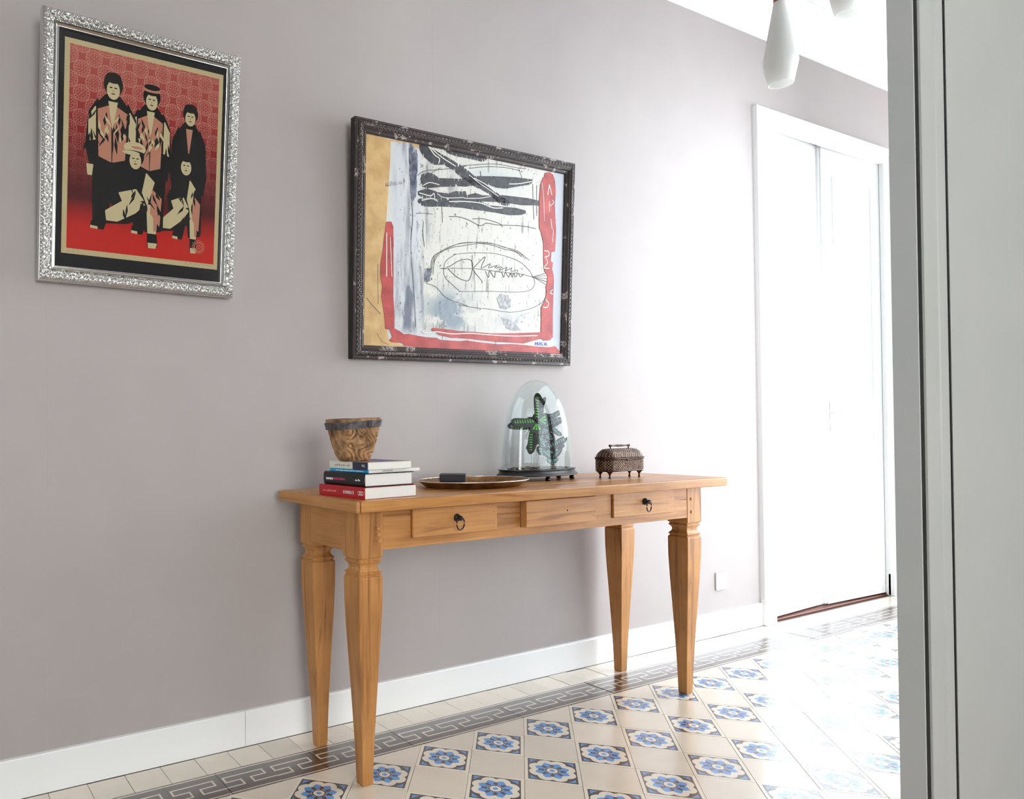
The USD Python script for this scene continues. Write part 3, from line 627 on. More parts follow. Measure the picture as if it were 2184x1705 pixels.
obj('hasp', cbox(-0.014, 0.016, -LB - 0.0058, -LB - 0.002, 0.0585, 0.0625, 0.0008), cask, ck)
# ------------------------------------------------------------------ pictures: outlines of the painted strokes, in fractions of the canvas
ART_RED = [[(.096,.599),(.118,.604),(.127,.581),(.13,.485),(.127,.573),(.129,.458),(.131,.328),(.131,.248),(.138,.153),(.138,.089),(.117,.084),(.098,.086),(.094,.142),(.085,.202),(.079,.243),(.082,.292),(.073,.337),(.073,.397),(.084,.471),(.089,.545),(.086,.482),(.089,.527)],[(.117,.084),(.138,.091),(.163,.079),(.181,.065),(.202,.068),(.246,.061),(.29,.056),(.335,.056),(.351,.047),(.393,.046),(.451,.045),(.481,.051),(.553,.044),(.644,.039),(.729,.044),(.786,.042),(.862,.037),(.93,.036),(.967,.044),(.976,.034),(.993,.017),(.993,.004),(.986,-.003),(.817,-.006),(.645,-.004),(.522,-.004),(.404,-.003),(.452,-.007),(.337,-.004),(.226,.006),(.186,.008),(.175,.021),(.126,.024),(.115,.031),(.13,.049)],[(.31,.1),(.319,.106),(.353,.103),(.411,.1),(.44,.096),(.52,.097),(.601,.094),(.685,.099),(.772,.106),(.881,.116),(.883,.081),(.816,.06),(.786,.05),(.729,.051),(.644,.051),(.561,.055),(.5,.06),(.441,.06),(.451,.063),(.408,.06),(.377,.065),(.346,.071),(.331,.085),(.314,.088)],[(.886,.984),(.913,.993),(.932,.982),(.944,.951),(.949,.893),(.946,.818),(.951,.745),(.956,.69),(.956,.656),(.953,.567),(.932,.56),(.93,.511),(.942,.504),(.938,.468),(.948,.434),(.95,.399),(.949,.324),(.948,.215),(.951,.093),(.934,.075),(.902,.071),(.883,.081),(.881,.124),(.882,.21),(.879,.253),(.903,.298),(.909,.342),(.904,.368),(.911,.386),(.913,.43),(.894,.454),(.888,.515),(.885,.602),(.87,.661),(.86,.683),(.857,.73),(.857,.839),(.86,.913),(.875,.956),(.882,.961)]]
ART_BLACK = [[(.248,1.001),(.278,1.004),(.299,.984),(.341,.967),(.387,.951),(.43,.931),(.43,.934),(.481,.906),(.515,.882),(.571,.858),(.606,.836),(.641,.815),(.62,.809),(.585,.825),(.543,.842),(.516,.847),(.465,.872),(.415,.903),(.442,.889),(.406,.911),(.36,.931),(.308,.92),(.263,.95),(.243,.982)],[(.599,.818),(.645,.812),(.692,.788),(.685,.778),(.649,.781),(.603,.808)],[(.252,.844),(.275,.863),(.306,.861),(.334,.845),(.414,.857),(.432,.859),(.482,.879),(.515,.889),(.584,.902),(.654,.913),(.726,.923),(.781,.927),(.814,.928),(.8,.912),(.744,.894),(.672,.868),(.619,.864),(.584,.873),(.516,.858),(.466,.841),(.416,.835),(.415,.832),(.345,.818),(.277,.798),(.257,.805)],[(.238,.762),(.277,.784),(.312,.779),(.329,.775),(.381,.777),(.416,.795),(.434,.797),(.467,.804),(.47,.784),(.517,.803),(.551,.798),(.603,.804),(.656,.817),(.727,.821),(.801,.825),(.858,.821),(.854,.811),(.765,.796),(.692,.795),(.621,.79),(.535,.778),(.451,.761),(.385,.755),(.416,.766),(.347,.753),(.295,.755),(.261,.748)],[(.239,.727),(.265,.731),(.33,.737),(.417,.749),(.386,.738),(.451,.753),(.535,.766),(.587,.752),(.657,.757),(.729,.762),(.784,.757),(.758,.744),(.693,.732),(.622,.734),(.553,.733),(.502,.731),(.452,.732),(.386,.725),(.417,.729),(.347,.721),(.279,.709),(.252,.711)],[(.358,1.0),(.411,1.001),(.468,1.004),(.445,1.002),(.513,1.003),(.554,1.001),(.568,.997),(.547,.983),(.506,.984),(.462,.985),(.419,.984),(.376,.991)]]
ART_NAVY = [[(.193,.992),(.21,.996),(.215,.969),(.232,.97),(.236,.89),(.232,.836),(.231,.747),(.212,.715),(.204,.724),(.2,.812),(.195,.882)],[(.274,.398),(.304,.402),(.301,.362),(.313,.348),(.28,.324),(.272,.335)]]
ART_GREYMARK = [[(.085,.782),(.113,.797),(.142,.799),(.174,.807),(.171,.794),(.139,.781),(.107,.769),(.088,.767)],[(.635,.282),(.656,.309),(.69,.3),(.714,.281),(.713,.243),(.683,.224),(.649,.23)],[(.658,.185),(.71,.172),(.74,.149),(.771,.121),(.728,.114),(.685,.128)]]
ART_LINE = [[(.308,.379),(.311,.427),(.325,.464),(.362,.501),(.42,.533),(.47,.548),(.55,.564),(.617,.563),(.677,.552),(.733,.547),(.773,.526),(.809,.501)],[(.303,.362),(.305,.43),(.321,.468),(.359,.494),(.416,.522),(.45,.531),(.542,.556),(.617,.554),(.673,.543),(.729,.538),(.765,.516)],[(.314,.371),(.32,.436),(.34,.474),(.378,.507),(.439,.542),(.489,.555),(.559,.561),(.634,.561),(.703,.547),(.755,.532),(.787,.506)],[(.283,.325),(.329,.31),(.368,.27),(.407,.25),(.486,.228),(.437,.232),(.517,.223),(.599,.221),(.705,.213),(.791,.231),(.858,.26),(.903,.303),(.907,.364)],[(.368,.433),(.383,.455),(.421,.485),(.415,.484),(.471,.497),(.531,.507),(.618,.514),(.699,.504),(.765,.482),(.81,.445),(.829,.416),(.84,.396),(.838,.366),(.812,.339),(.746,.324),(.597,.314),(.455,.3),(.445,.301),(.405,.333),(.373,.362),(.365,.393),(.368,.433)],[(.376,.406),(.355,.406),(.513,.423),(.637,.422),(.766,.422),(.829,.412)],[(.378,.415),(.394,.421),(.44,.455),(.483,.468),(.504,.458),(.508,.426),(.494,.367),(.474,.357),(.434,.369),(.406,.39),(.386,.408)],[(.505,.491),(.509,.422),(.555,.366),(.557,.353)],[(.513,.427),(.56,.482),(.571,.485),(.553,.431),(.598,.458),(.59,.436),(.632,.453),(.624,.44),(.657,.448),(.649,.43),(.687,.449),(.679,.429),(.713,.45),(.709,.431),(.744,.441),(.74,.424)],[(.574,.415),(.591,.386),(.595,.42),(.621,.389),(.628,.419),(.658,.419),(.671,.395),(.679,.421),(.697,.398),(.705,.42),(.718,.4),(.722,.422),(.736,.404),(.749,.425),(.762,.407),(.779,.424)],[(.833,.415),(.91,.43)],[(.833,.415),(.901,.441)],[(.833,.413),(.911,.395)],[(.838,.411),(.907,.38)],[(.838,.413),(.913,.412)],[(.388,.671),(.436,.676),(.486,.667),(.541,.648),(.575,.665),(.63,.665),(.694,.672),(.766,.679),(.841,.676)],[(.503,.676),(.56,.685),(.641,.674),(.659,.659)],[(.23,.661),(.28,.669),(.308,.669)],[(.434,.931),(.514,.954),(.617,.978),(.725,.981),(.78,.985)],[(.48,.929),(.582,.958),(.689,.971),(.762,.966)],[(.21,.586),(.209,.469),(.22,.353),(.231,.199),(.236,.103)],[(.209,.714),(.215,.637),(.208,.531)],[(.015,.229),(.038,.198),(.076,.156)],[(.062,.062),(.084,.026),(.112,.012)],[(.061,.392),(.065,.204)],[(.538,.925),(.542,.894)],[(.818,.912),(.829,.725)],[(.841,.909),(.845,.746)],[(.351,.714),(.355,.635)],[(.265,.628),(.263,.574),(.271,.504)],[(.235,.847),(.275,.877),(.413,.916),(.466,.938)],[(.243,.802),(.296,.867),(.343,.905)]]
ART_SCRATCH = [[(.869,.926),(.88,.843),(.886,.723)],[(.91,.922),(.903,.869)],[(.912,.923),(.926,.874)],[(.913,.834),(.916,.78)],[(.93,.845),(.939,.832),(.915,.809)],[(.89,.563),(.913,.562),(.918,.541),(.895,.529)],[(.9,.525),(.91,.5),(.891,.471),(.92,.47)],[(.903,.298),(.922,.278),(.913,.256),(.892,.254)],[(.942,.354),(.93,.336),(.945,.332)],[(.924,.74),(.932,.687)],[(.94,.688),(.937,.614)],[(.098,.546),(.1,.34)],[(.114,.529),(.123,.342)],[(.264,.085),(.282,.077),(.335,.086),(.411,.08),(.5,.088),(.602,.086),(.728,.087),(.861,.097)],[(.743,.977),(.762,.93)]]
ART_WHITEMARK = [[(.278,1.004),(.31,.964),(.335,.948),(.332,.925)],[(.26,.802),(.29,.822),(.335,.82)],[(.244,.763),(.295,.758),(.312,.772),(.316,.74)],[(.329,.773),(.364,.76),(.452,.776),(.467,.775),(.534,.787),(.593,.806)],[(.255,.729),(.306,.746),(.33,.736)],[(.386,.745),(.468,.759),(.545,.763),(.604,.75),(.657,.757)],[(.481,.896),(.533,.864),(.585,.839),(.634,.813)],[(.508,.884),(.571,.861),(.62,.832)],[(.285,.999),(.341,.96),(.413,.927)],[(.69,.888),(.744,.9),(.811,.924)]]
ART_BEIGE = [[(-.0,1.0),(.107,.992),(.191,1.001),(.248,1.003),(.24,.979),(.215,.983),(.192,.994),(.112,.986),(.11,.882),(.104,.758),(.097,.618),(.084,.49),(.073,.394),(.082,.281),(.089,.187),(.115,.031),(.186,.008),(.197,-.001),(-.003,-.005)]]
def hang(name, label, cat, x, y0, z, lean, roll, k):
    c, s = math.cos(roll), math.sin(roll)
    U = np.array([c, 0, s]); V = np.array([-s * math.cos(lean), -math.sin(lean), c * math.cos(lean)]); N = np.cross(V, U); U, V, N = U * k, V * k, N * k
    return thing(name, label, cat, mat=Gf.Matrix4d(*[float(a) for a in (*U, 0, *N, 0, *V, 0, x, y0, z, 1)]))
def face_y(m_):
    """xy mesh, thickness along +z -> picture plane, thickness towards the viewer (-y)"""
    v = np.array(m_.vertices); m_.vertices = np.column_stack([v[:, 0], -v[:, 2], v[:, 1]]); return m_
def frame_loft(w, h, prof):
    """prof: (distance in from the outer edge, y)"""
    rings = []
    for d, y in prof: rings.append(np.array([(d, y, d), (w - d, y, d), (w - d, y, h - d), (d, y, h - d)]))
    return loft(rings, cap=False)
def ornament(w, h, d0, d1, relief, step, nd):
    """carved band between d0 and d1 from the outer edge: four mitred height fields; relief(s, t) -> (outward height, shade)"""
    V, F, C, n = [], [], [], 0
    for side in range(4):
        Ls = w if side % 2 == 0 else h; ns = int((Ls - 2 * d0) / step)
        tt = np.linspace(0, 1, nd); D = d0 + (d1 - d0) * tt
        q = np.linspace(0, 1, ns)
        s = D[None, :] + q[:, None] * (Ls - 2 * D[None, :]); d = np.broadcast_to(D[None, :], s.shape); t = np.broadcast_to(tt[None, :], s.shape)
        y, c = relief(s - Ls / 2, t, side)
        if side == 0: X, Z = s, d
        elif side == 1: X, Z = w - d, s
        elif side == 2: X, Z = w - s, h - d
        else: X, Z = d, h - s
        V.append(np.stack([X, y, Z], -1).reshape(-1, 3)); C.append(c.reshape(-1, 3))
        i, j = np.meshgrid(np.arange(ns - 1), np.arange(nd - 1), indexing='ij'); a = n + i * nd + j
        F.append(np.stack([a, a + nd, a + nd + 1], -1).reshape(-1, 3)); F.append(np.stack([a, a + nd + 1, a + 1], -1).reshape(-1, 3)); n += ns * nd
    return np.concatenate(V), np.concatenate(F), np.concatenate(C)
# ---- framed print, left
PW, PH = 0.5582, 0.7028
pr = hang('framed_print', 'red and black poster print of a group of figures, in an ornate silver frame', 'picture', -0.8657, -0.018, 1.3786, 0.0906, -0.0111, 1.0105)
def silver_relief(s, t, side):
    p = 0.037; k = np.floor(s / p + 0.5); a = s - k * p; x = a / p; z = (t - 0.5)
    dome = 0.008 * np.sqrt(np.clip(1 - (2 * z) ** 2, 0, 1))
    r1 = np.hypot(a + 0.006, (t - 0.40) * 0.031); ring = np.exp(-((r1 - 0.0062) / 0.0016) ** 2)
    r2 = np.hypot(a - 0.0095, (t - 0.64) * 0.031); ring2 = np.exp(-((r2 - 0.0045) / 0.0014) ** 2) + 0.9 * np.exp(-(r2 / 0.0018) ** 2)
    leaf = np.maximum(0, np.cos(2 * PI * (s / 0.0062 + 1.1 * z * z + 0.8 * np.sin(2 * PI * x)))) ** 1.5 * np.exp(-((z - 0.36) / 0.15) ** 2)
    leaf2 = np.maximum(0, np.cos(2 * PI * (s / 0.0093 - 1.6 * z))) ** 1.5 * np.exp(-((z + 0.36) / 0.16) ** 2)
    wob = meshkit.noise(np.stack([s * 300, t * 9, np.full_like(s, side * 7.0)], -1), 4) - 0.5
    o = 0.0062 * np.maximum.reduce([ring, ring2, 0.85 * leaf, 0.8 * leaf2]) + 0.0014 * wob
    return -(0.006 + dome + o), np.ones(s.shape + (3,))
v, f, c = ornament(PW, PH, 0.003, 0.031, silver_relief, 0.0010, 26)
obj('carved_moulding', (v, f), silver, pr, smooth=True)
obj('outer_edge', frame_loft(PW, PH, [(0.0, 0.026), (0.0, -0.002), (0.0015, -0.006), (0.0035, -0.0065), (0.0040, -0.002)]), silver, pr)
obj('inner_moulding', frame_loft(PW, PH, [(0.0305, -0.004), (0.0310, -0.0095), (0.0335, -0.0105), (0.0350, -0.0080), (0.0360, -0.0045), (0.0400, -0.0020), (0.0415, -0.0035), (0.0430, -0.0030), (0.0440, 0.0), (0.0440, 0.010)]), silver, pr, smooth=30)
obj('back_board', box(0.002, PW - 0.002, 0.014, 0.0255, 0.002, PH - 0.002), dark_gap, pr)
obj('mount', box(0.040, PW - 0.040, 0.008, 0.0135, 0.040, PH - 0.040), plain('black_mount', srgb(42, 40, 44), 0.7, spec=0.2), pr)
IX0, IX1, IZ0, IZ1 = 0.0735, 0.4965, 0.0945, 0.6290
obj('print_paper', box(0.0600, 0.5090, 0.0072, 0.0079, 0.0800, 0.6430), plain('print_paper', srgb(232, 212, 164), 0.7, spec=0.2), pr)
def print_ground():
    nu, nv = 316, 400; u, vv = np.meshgrid(np.linspace(0, 1, nu), np.linspace(0, 1, nv), indexing='ij')
    x, z = u * (IX1 - IX0), vv * (IZ1 - IZ0); p = 0.0635
    def cells(x, z):
        a = (x / p) % 1 - 0.5; b = (z / p) % 1 - 0.5; return np.hypot(a, b), np.arctan2(b, a)
    r1, a1 = cells(x, z); r2, a2 = cells(x + p / 2, z + p / 2); w = r1 < r2; r = np.where(w, r1, r2); a = np.where(w, a1, a2)
    pat = np.exp(-((r - 0.335) / 0.014) ** 2) + 0.7 * np.exp(-((r - 0.22 - 0.02 * np.cos(12 * a)) / 0.016) ** 2) + 0.6 * (np.cos(16 * a) > 0.55) * (r < 0.31) * (r > 0.24) + 0.7 * (np.cos(8 * a) > 0.6) * (r < 0.17) * (r > 0.08) + 0.8 * (r < 0.035) + 0.6 * (np.cos(4 * a) < -0.5) * (r > 0.37)
    pat = np.clip(pat, 0, 1)
    at = [0.0, 0.12, 0.20, 0.26, 0.32, 0.45, 0.60, 0.75, 1.0]
    base = np.stack([np.interp(vv, at, q) for q in zip(*[srgb(*k) for k in ((232, 36, 26), (226, 34, 26), (172, 28, 28), (94, 18, 25), (104, 20, 29), (140, 24, 32), (162, 32, 38), (188, 66, 64), (206, 96, 88))])], -1)
    k = np.clip((vv - 0.30) / 0.50, 0, 1)[..., None] * 0.85 * pat[..., None]
    col = base * (1 - k) + np.array(srgb(246, 186, 164)) * k
    V = np.stack([IX0 + x, np.full_like(x, 0.0068), IZ0 + z], -1).reshape(-1, 3)
    i, j = np.meshgrid(np.arange(nu - 1), np.arange(nv - 1), indexing='ij'); q = i * nv + j
    F = np.concatenate([np.stack([q, q + nv, q + nv + 1], -1).reshape(-1, 3), np.stack([q, q + nv + 1, q + 1], -1).reshape(-1, 3)])
    vcol('printed_ground', V, F, col.reshape(-1, 3), printed, pr)
print_ground()
# plain stand-in figures, printed flat: coats, faces, caps, folds
INK, SKIN, ROSE = srgb(22, 19, 22), srgb(236, 218, 172), srgb(222, 152, 126)
def P_(u, v): return (IX0 + u * (IX1 - IX0), IZ0 + v * (IZ1 - IZ0))
def blob(pts, r=0.004): return sg.Polygon([P_(*p) for p in pts]).buffer(r, quad_segs=4).buffer(-r * 0.6, quad_segs=4)
figs = []
def head(u, v, s, hat=None, tilt=0):
    x, z = P_(u, v); e = lambda dx, dz, a, b: sa.translate(sa.scale(circ(0, 0, 1.0, 28), a * s, b * s), x + dx * s, z + dz * s)
    L = [(e(0, 0.004, 0.0245, 0.0295), INK), (e(0, -0.010, 0.0165, 0.0230), SKIN), (e(0.0, 0.020, 0.0205, 0.0135), INK)]
    if hat == 'cap': L += [(e(-0.002, 0.024, 0.031, 0.017), SKIN), (e(-0.004, 0.012, 0.029, 0.0055), INK), (e(-0.012, 0.010, 0.024, 0.0060), SKIN), (e(0.004, 0.026, 0.016, 0.004), ROSE)]
    if hat == 'band': L += [(e(0, 0.020, 0.0260, 0.0050), ROSE), (e(0, 0.029, 0.0225, 0.0080), INK)]
    L += [(e(-0.006, -0.004, 0.0042, 0.0016), INK), (e(0.006, -0.004, 0.0042, 0.0016), INK), (e(0, -0.019, 0.0050, 0.0014), INK), (e(0.0, -0.012, 0.0022, 0.0022), ROSE)]
    return L
rf = np.random.default_rng(11)
def folds(u0, u1, v0, v1, n, c, ln=0.10):
    out = []
    for _ in range(n):
        u, v = rf.uniform(u0, u1), rf.uniform(v0, v1); a = rf.normal(0, 0.5); l = ln * rf.uniform(0.4, 1.0); w = 0.008 * rf.uniform(0.5, 1.6)
        out.append((blob([(u, v), (u + 0.4 * l * math.sin(a) + w, v - 0.5 * l), (u + l * math.sin(a), v - l), (u + 0.4 * l * math.sin(a) - w, v - 0.5 * l)], 0.0008), c))
    return out
def standing(u, top, w, jacket):
    L = [(blob([(u - w * .8, top - .50), (u - w * .75, top - .13), (u - w * .3, top - .07), (u + w * .3, top - .07), (u + w * .75, top - .13), (u + w * .85, top - .48), (u + w * .6, .18), (u + w * .12, .17), (u, top - .55), (u - w * .2, .15), (u - w * .75, .15)]), INK)]
    L += [(blob([(u - w, top - .17), (u - w * .65, top - .10), (u - w * .35, top - .42), (u - w * .9, top - .44), (u - w * 1.12, top - .34)]), INK), (blob([(u + w, top - .17), (u + w * .65, top - .10), (u + w * .35, top - .42), (u + w * .95, top - .44), (u + w * 1.12, top - .34)]), INK)]
    if jacket:
        L += [(blob([(u - w * .62, top - .15), (u - w * .10, top - .12), (u - w * .04, top - .40), (u - w * .55, top - .38)]), ROSE), (blob([(u + w * .62, top - .15), (u + w * .10, top - .12), (u + w * .04, top - .40), (u + w * .55, top - .38)]), ROSE)]
        L += [(blob([(u - w * 1.0, top - .19), (u - w * .74, top - .14), (u - w * .72, top - .30), (u - w * 1.0, top - .31)]), SKIN), (blob([(u + w * 1.0, top - .19), (u + w * .74, top - .14), (u + w * .72, top - .30), (u + w * 1.0, top - .31)]), SKIN)]
        L += folds(u - w, u + w, top - .40 + .12, top - .14, 26, INK) + folds(u - w * .6, u + w * .6, top - .36 + .1, top - .16, 9, SKIN, 0.06)
    L += [(blob([(u - w * .20, top - .10), (u + w * .20, top - .10), (u, top - .24)], 0.001), SKIN if jacket else ROSE)]
    L += [(blob([(u - w * 1.05, top - .43), (u - w * .80, top - .43), (u - w * .85, top - .48), (u - w * 1.0, top - .48)]), SKIN), (blob([(u - w * .8, .15), (u - w * .2, .15), (u - w * .3, .115), (u - w * .85, .12)]), INK), (blob([(u - w * .85, .128), (u - w * .55, .125), (u - w * .55, .113), (u - w * .85, .116)], 0.0015), SKIN)]
    return L
def crouching(u, top, w):
    L = [(blob([(u - w, top - .20), (u - w * .5, top - .09), (u + w * .5, top - .09), (u + w, top - .22), (u + w * 1.0, top - .38), (u + w * .9, .14), (u + w * .3, .13), (u + w * .2, .20), (u - w * .4, .16), (u - w * 1.2, .15), (u - w * 1.35, .22), (u - w * .8, top - .34)]), INK)]
    L += [(blob([(u - w * 1.25, .21), (u - w * .3, .30), (u + w * .25, .27), (u - w * .1, .22), (u - w * .8, .165), (u - w * 1.2, .165)]), SKIN), (blob([(u + w * .35, .27), (u + w * .75, .27), (u + w * .72, .12), (u + w * .42, .12)]), SKIN), (blob([(u + w * .62, .27), (u + w * .78, .27), (u + w * .74, .14), (u + w * .66, .14)]), ROSE),
          (blob([(u + w * .40, .12), (u + w * .75, .12), (u + w * .80, .06), (u + w * .42, .055)]), INK), (blob([(u + w * .44, .072), (u + w * .78, .072), (u + w * .72, .05), (u + w * .46, .05)]), SKIN)]
    L += [(blob([(u + w * .30, top - .10), (u + w * .62, top - .14), (u + w * .36, top - .26), (u + w * .16, top - .20)]), SKIN), (blob([(u + w * .55, top - .18), (u + w * .92, top - .22), (u + w * .86, top - .36), (u + w * .5, top - .30)]), ROSE), (blob([(u - w * .75, top - .22), (u - w * .1, top - .19), (u + w * .2, top - .24), (u - w * .6, top - .26)]), SKIN)]
    L += folds(u - w * .6, u + w * .9, top - .30, top - .12, 14, INK, 0.07)
    return L
figs += standing(0.795, 0.80, 0.115, False) + head(0.80, 0.775, 0.92)
figs += standing(0.525, 0.85, 0.130, True) + head(0.53, 0.82, 1.0, 'band')
figs += standing(0.275, 0.86, 0.150, True) + head(0.275, 0.838, 1.08)
figs += crouching(0.775, 0.53, 0.120) + head(0.78, 0.515, 0.95)
figs += crouching(0.455, 0.53, 0.170) + head(0.43, 0.505, 1.0, 'cap')
fr_ = sg.box(IX0, IZ0, IX1, IZ1)
v2, f2, c2 = flat_partition([(p.intersection(fr_).simplify(0.0002), c) for p, c in figs])
obj('printed_figures', (np.column_stack([v2[:, 0], np.full(len(v2), 0.0066), v2[:, 1]]), f2), printed, pr, col=c2)
# a plain printed rosette low on the right, pencil marks in the margin
cx, cz = P_(0.885, 0.085); ros = unary_union([circ(cx + 0.016 * math.cos(k * PI / 6), cz + 0.016 * math.sin(k * PI / 6), 0.0042, 12).difference(circ(cx + 0.016 * math.cos(k * PI / 6), cz + 0.016 * math.sin(k * PI / 6), 0.0026, 12)) for k in range(12)] + [circ(cx, cz, 0.0125, 32).difference(circ(cx, cz, 0.0108, 32)), circ(cx, cz, 0.007, 24).difference(circ(cx, cz, 0.005, 24)), circ(cx, cz, 0.002, 8)])
v2, f2 = tri(ros); obj('printed_rosette', (np.column_stack([v2[:, 0], np.full(len(v2), 0.0064), v2[:, 1]]), f2), printed, pr, col=np.tile(srgb(222, 140, 112), (len(f2), 1)))
def pencil(pts, w): return sg.LineString(pts).buffer(w)
for nm, ln, wd in (('pencil_signature', [(0.405 + 0.0045 * k + 0.004 * math.sin(k * 2.1), 0.0885 + 0.0040 * math.sin(k * 1.7) * (1 if k < 14 else 0.4)) for k in range(20)], 0.00035), ('pencil_number', [(0.075 + 0.003 * k, 0.0870 + 0.0022 * math.sin(k * 2.3)) for k in range(8)], 0.0003)):
    v2, f2 = tri(pencil(ln, wd)); obj(nm, (np.column_stack([v2[:, 0], np.full(len(v2), 0.0069), v2[:, 1]]), f2), ink_grey, pr)
obj('picture_glass', box(0.041, PW - 0.041, 0.0010, 0.0030, 0.041, PH - 0.041), picture_pane, pr)
# ---- painting in a dark carved frame
QW, QH = 1.0067, 0.7815
pt = hang('framed_painting', 'abstract oil painting with red bands and a scratched fish, in a dark carved frame', 'picture', 0.1285, -0.020, 1.204, 0.0551, 0.0078, 1.0127)
FW = 0.046
def dark_relief(s, t, side):
    p = 0.0152; k = np.floor(s / p + 0.5); a = s - k * p; z = (t - 0.5) * 0.020
    base = 0.0015 + 0.0035 * np.clip(1 - (2 * (t - 0.5)) ** 2, 0, 1)
    r = np.hypot(a, z); ring = np.exp(-((r - 0.0042) / 0.0012) ** 2) + 0.7 * np.exp(-(r / 0.0014) ** 2)
    tail = np.exp(-((a - 0.0055 - 0.55 * (z - 0.001)) / 0.0014) ** 2) * np.exp(-(z / 0.0075) ** 2) + np.exp(-((a + 0.0097 - 0.55 * (z - 0.001)) / 0.0014) ** 2) * np.exp(-(z / 0.0075) ** 2)
    o = np.maximum(ring, 0.9 * tail); wn = meshkit.fbm(np.stack([s * 22, t * 3, np.full_like(s, side * 9.0)], -1), 4, 5); fine = meshkit.noise(np.stack([s * 500, t * 20, np.full_like(s, side * 3.0)], -1), 2)
    worn = np.clip((wn - 0.56) * 9, 0, 1) * np.clip((o - 0.45) * 3, 0, 1) * (fine > 0.35)
    d = np.array(srgb(48, 38, 36)) * (0.7 + 0.5 * fine[..., None]); h = np.array(srgb(190, 178, 170))
    hi = np.clip((o - 0.45) * 1.6, 0, 0.7)[..., None]
    col = d * (1 - hi) + np.array(srgb(124, 110, 104)) * hi
    return -(base + 0.0030 * o), col * (1 - worn[..., None]) + h * worn[..., None]
framed = mat('frame_dark', {'a': ('attribute', {'attribute': 'col'}), 'p': ('principled_bsdf', {'roughness': 0.38, 'specular_ior_level': 0.5})}, [('a.color', 'p.base_color')])
v, f, c = ornament(QW, QH, 0.0105, 0.0300, dark_relief, 0.0013, 18); p_ = vcol('carved_moulding', v, f, c, framed, pt)
dark_frame = mat('dark_frame', {'t': ('texture_coordinate', {}), 'm': ('mapping', {'scale': (1, 1, 1)}), 'n': ('noise_texture', {'scale': 14.0, 'detail': 6, 'roughness': 0.7}), 'r': ('rgb_ramp', {'ramp': [(0.0, srgb(40, 31, 30)), (0.56, srgb(56, 45, 44)), (0.60, srgb(178, 166, 160)), (0.64, srgb(70, 58, 56)), (1.0, srgb(84, 72, 70))]}), 'p': ('principled_bsdf', {'roughness': 0.4})},
    [('t.object', 'm.vector'), ('m.vector', 'n.vector'), ('n.fac', 'r.fac'), ('r.color', 'p.base_color')])
side_black = mottled('frame_side', srgb(22, 18, 17), srgb(38, 31, 29), 16.0, rough=0.5)
obj('outer_edge', frame_loft(QW, QH, [(0.0, 0.030), (0.0, 0.004)]), side_black, pt)
obj('outer_moulding', frame_loft(QW, QH, [(0.0, 0.004), (0.0020, 0.0), (0.0060, -0.0015), (0.0075, -0.0010), (0.0085, 0.0005), (0.0110, 0.0)]), dark_frame, pt, smooth=30)
obj('inner_moulding', frame_loft(QW, QH, [(0.0295, -0.0010), (0.0310, -0.0030), (0.0330, -0.0035), (0.0345, -0.0015), (0.0360, 0.0020), (0.0420, 0.0060), (0.0440, 0.0055), (0.0460, 0.0085), (0.0460, 0.020)]), dark_frame, pt, smooth=30)
obj('back_board', box(0.003, QW - 0.003, 0.021, 0.0295, 0.003, QH - 0.003), dark_gap, pt)
CW, CH, YC = QW - 2 * FW + 0.004, QH - 2 * FW + 0.004, 0.0135
OX, OZ = FW - 0.002, FW - 0.002
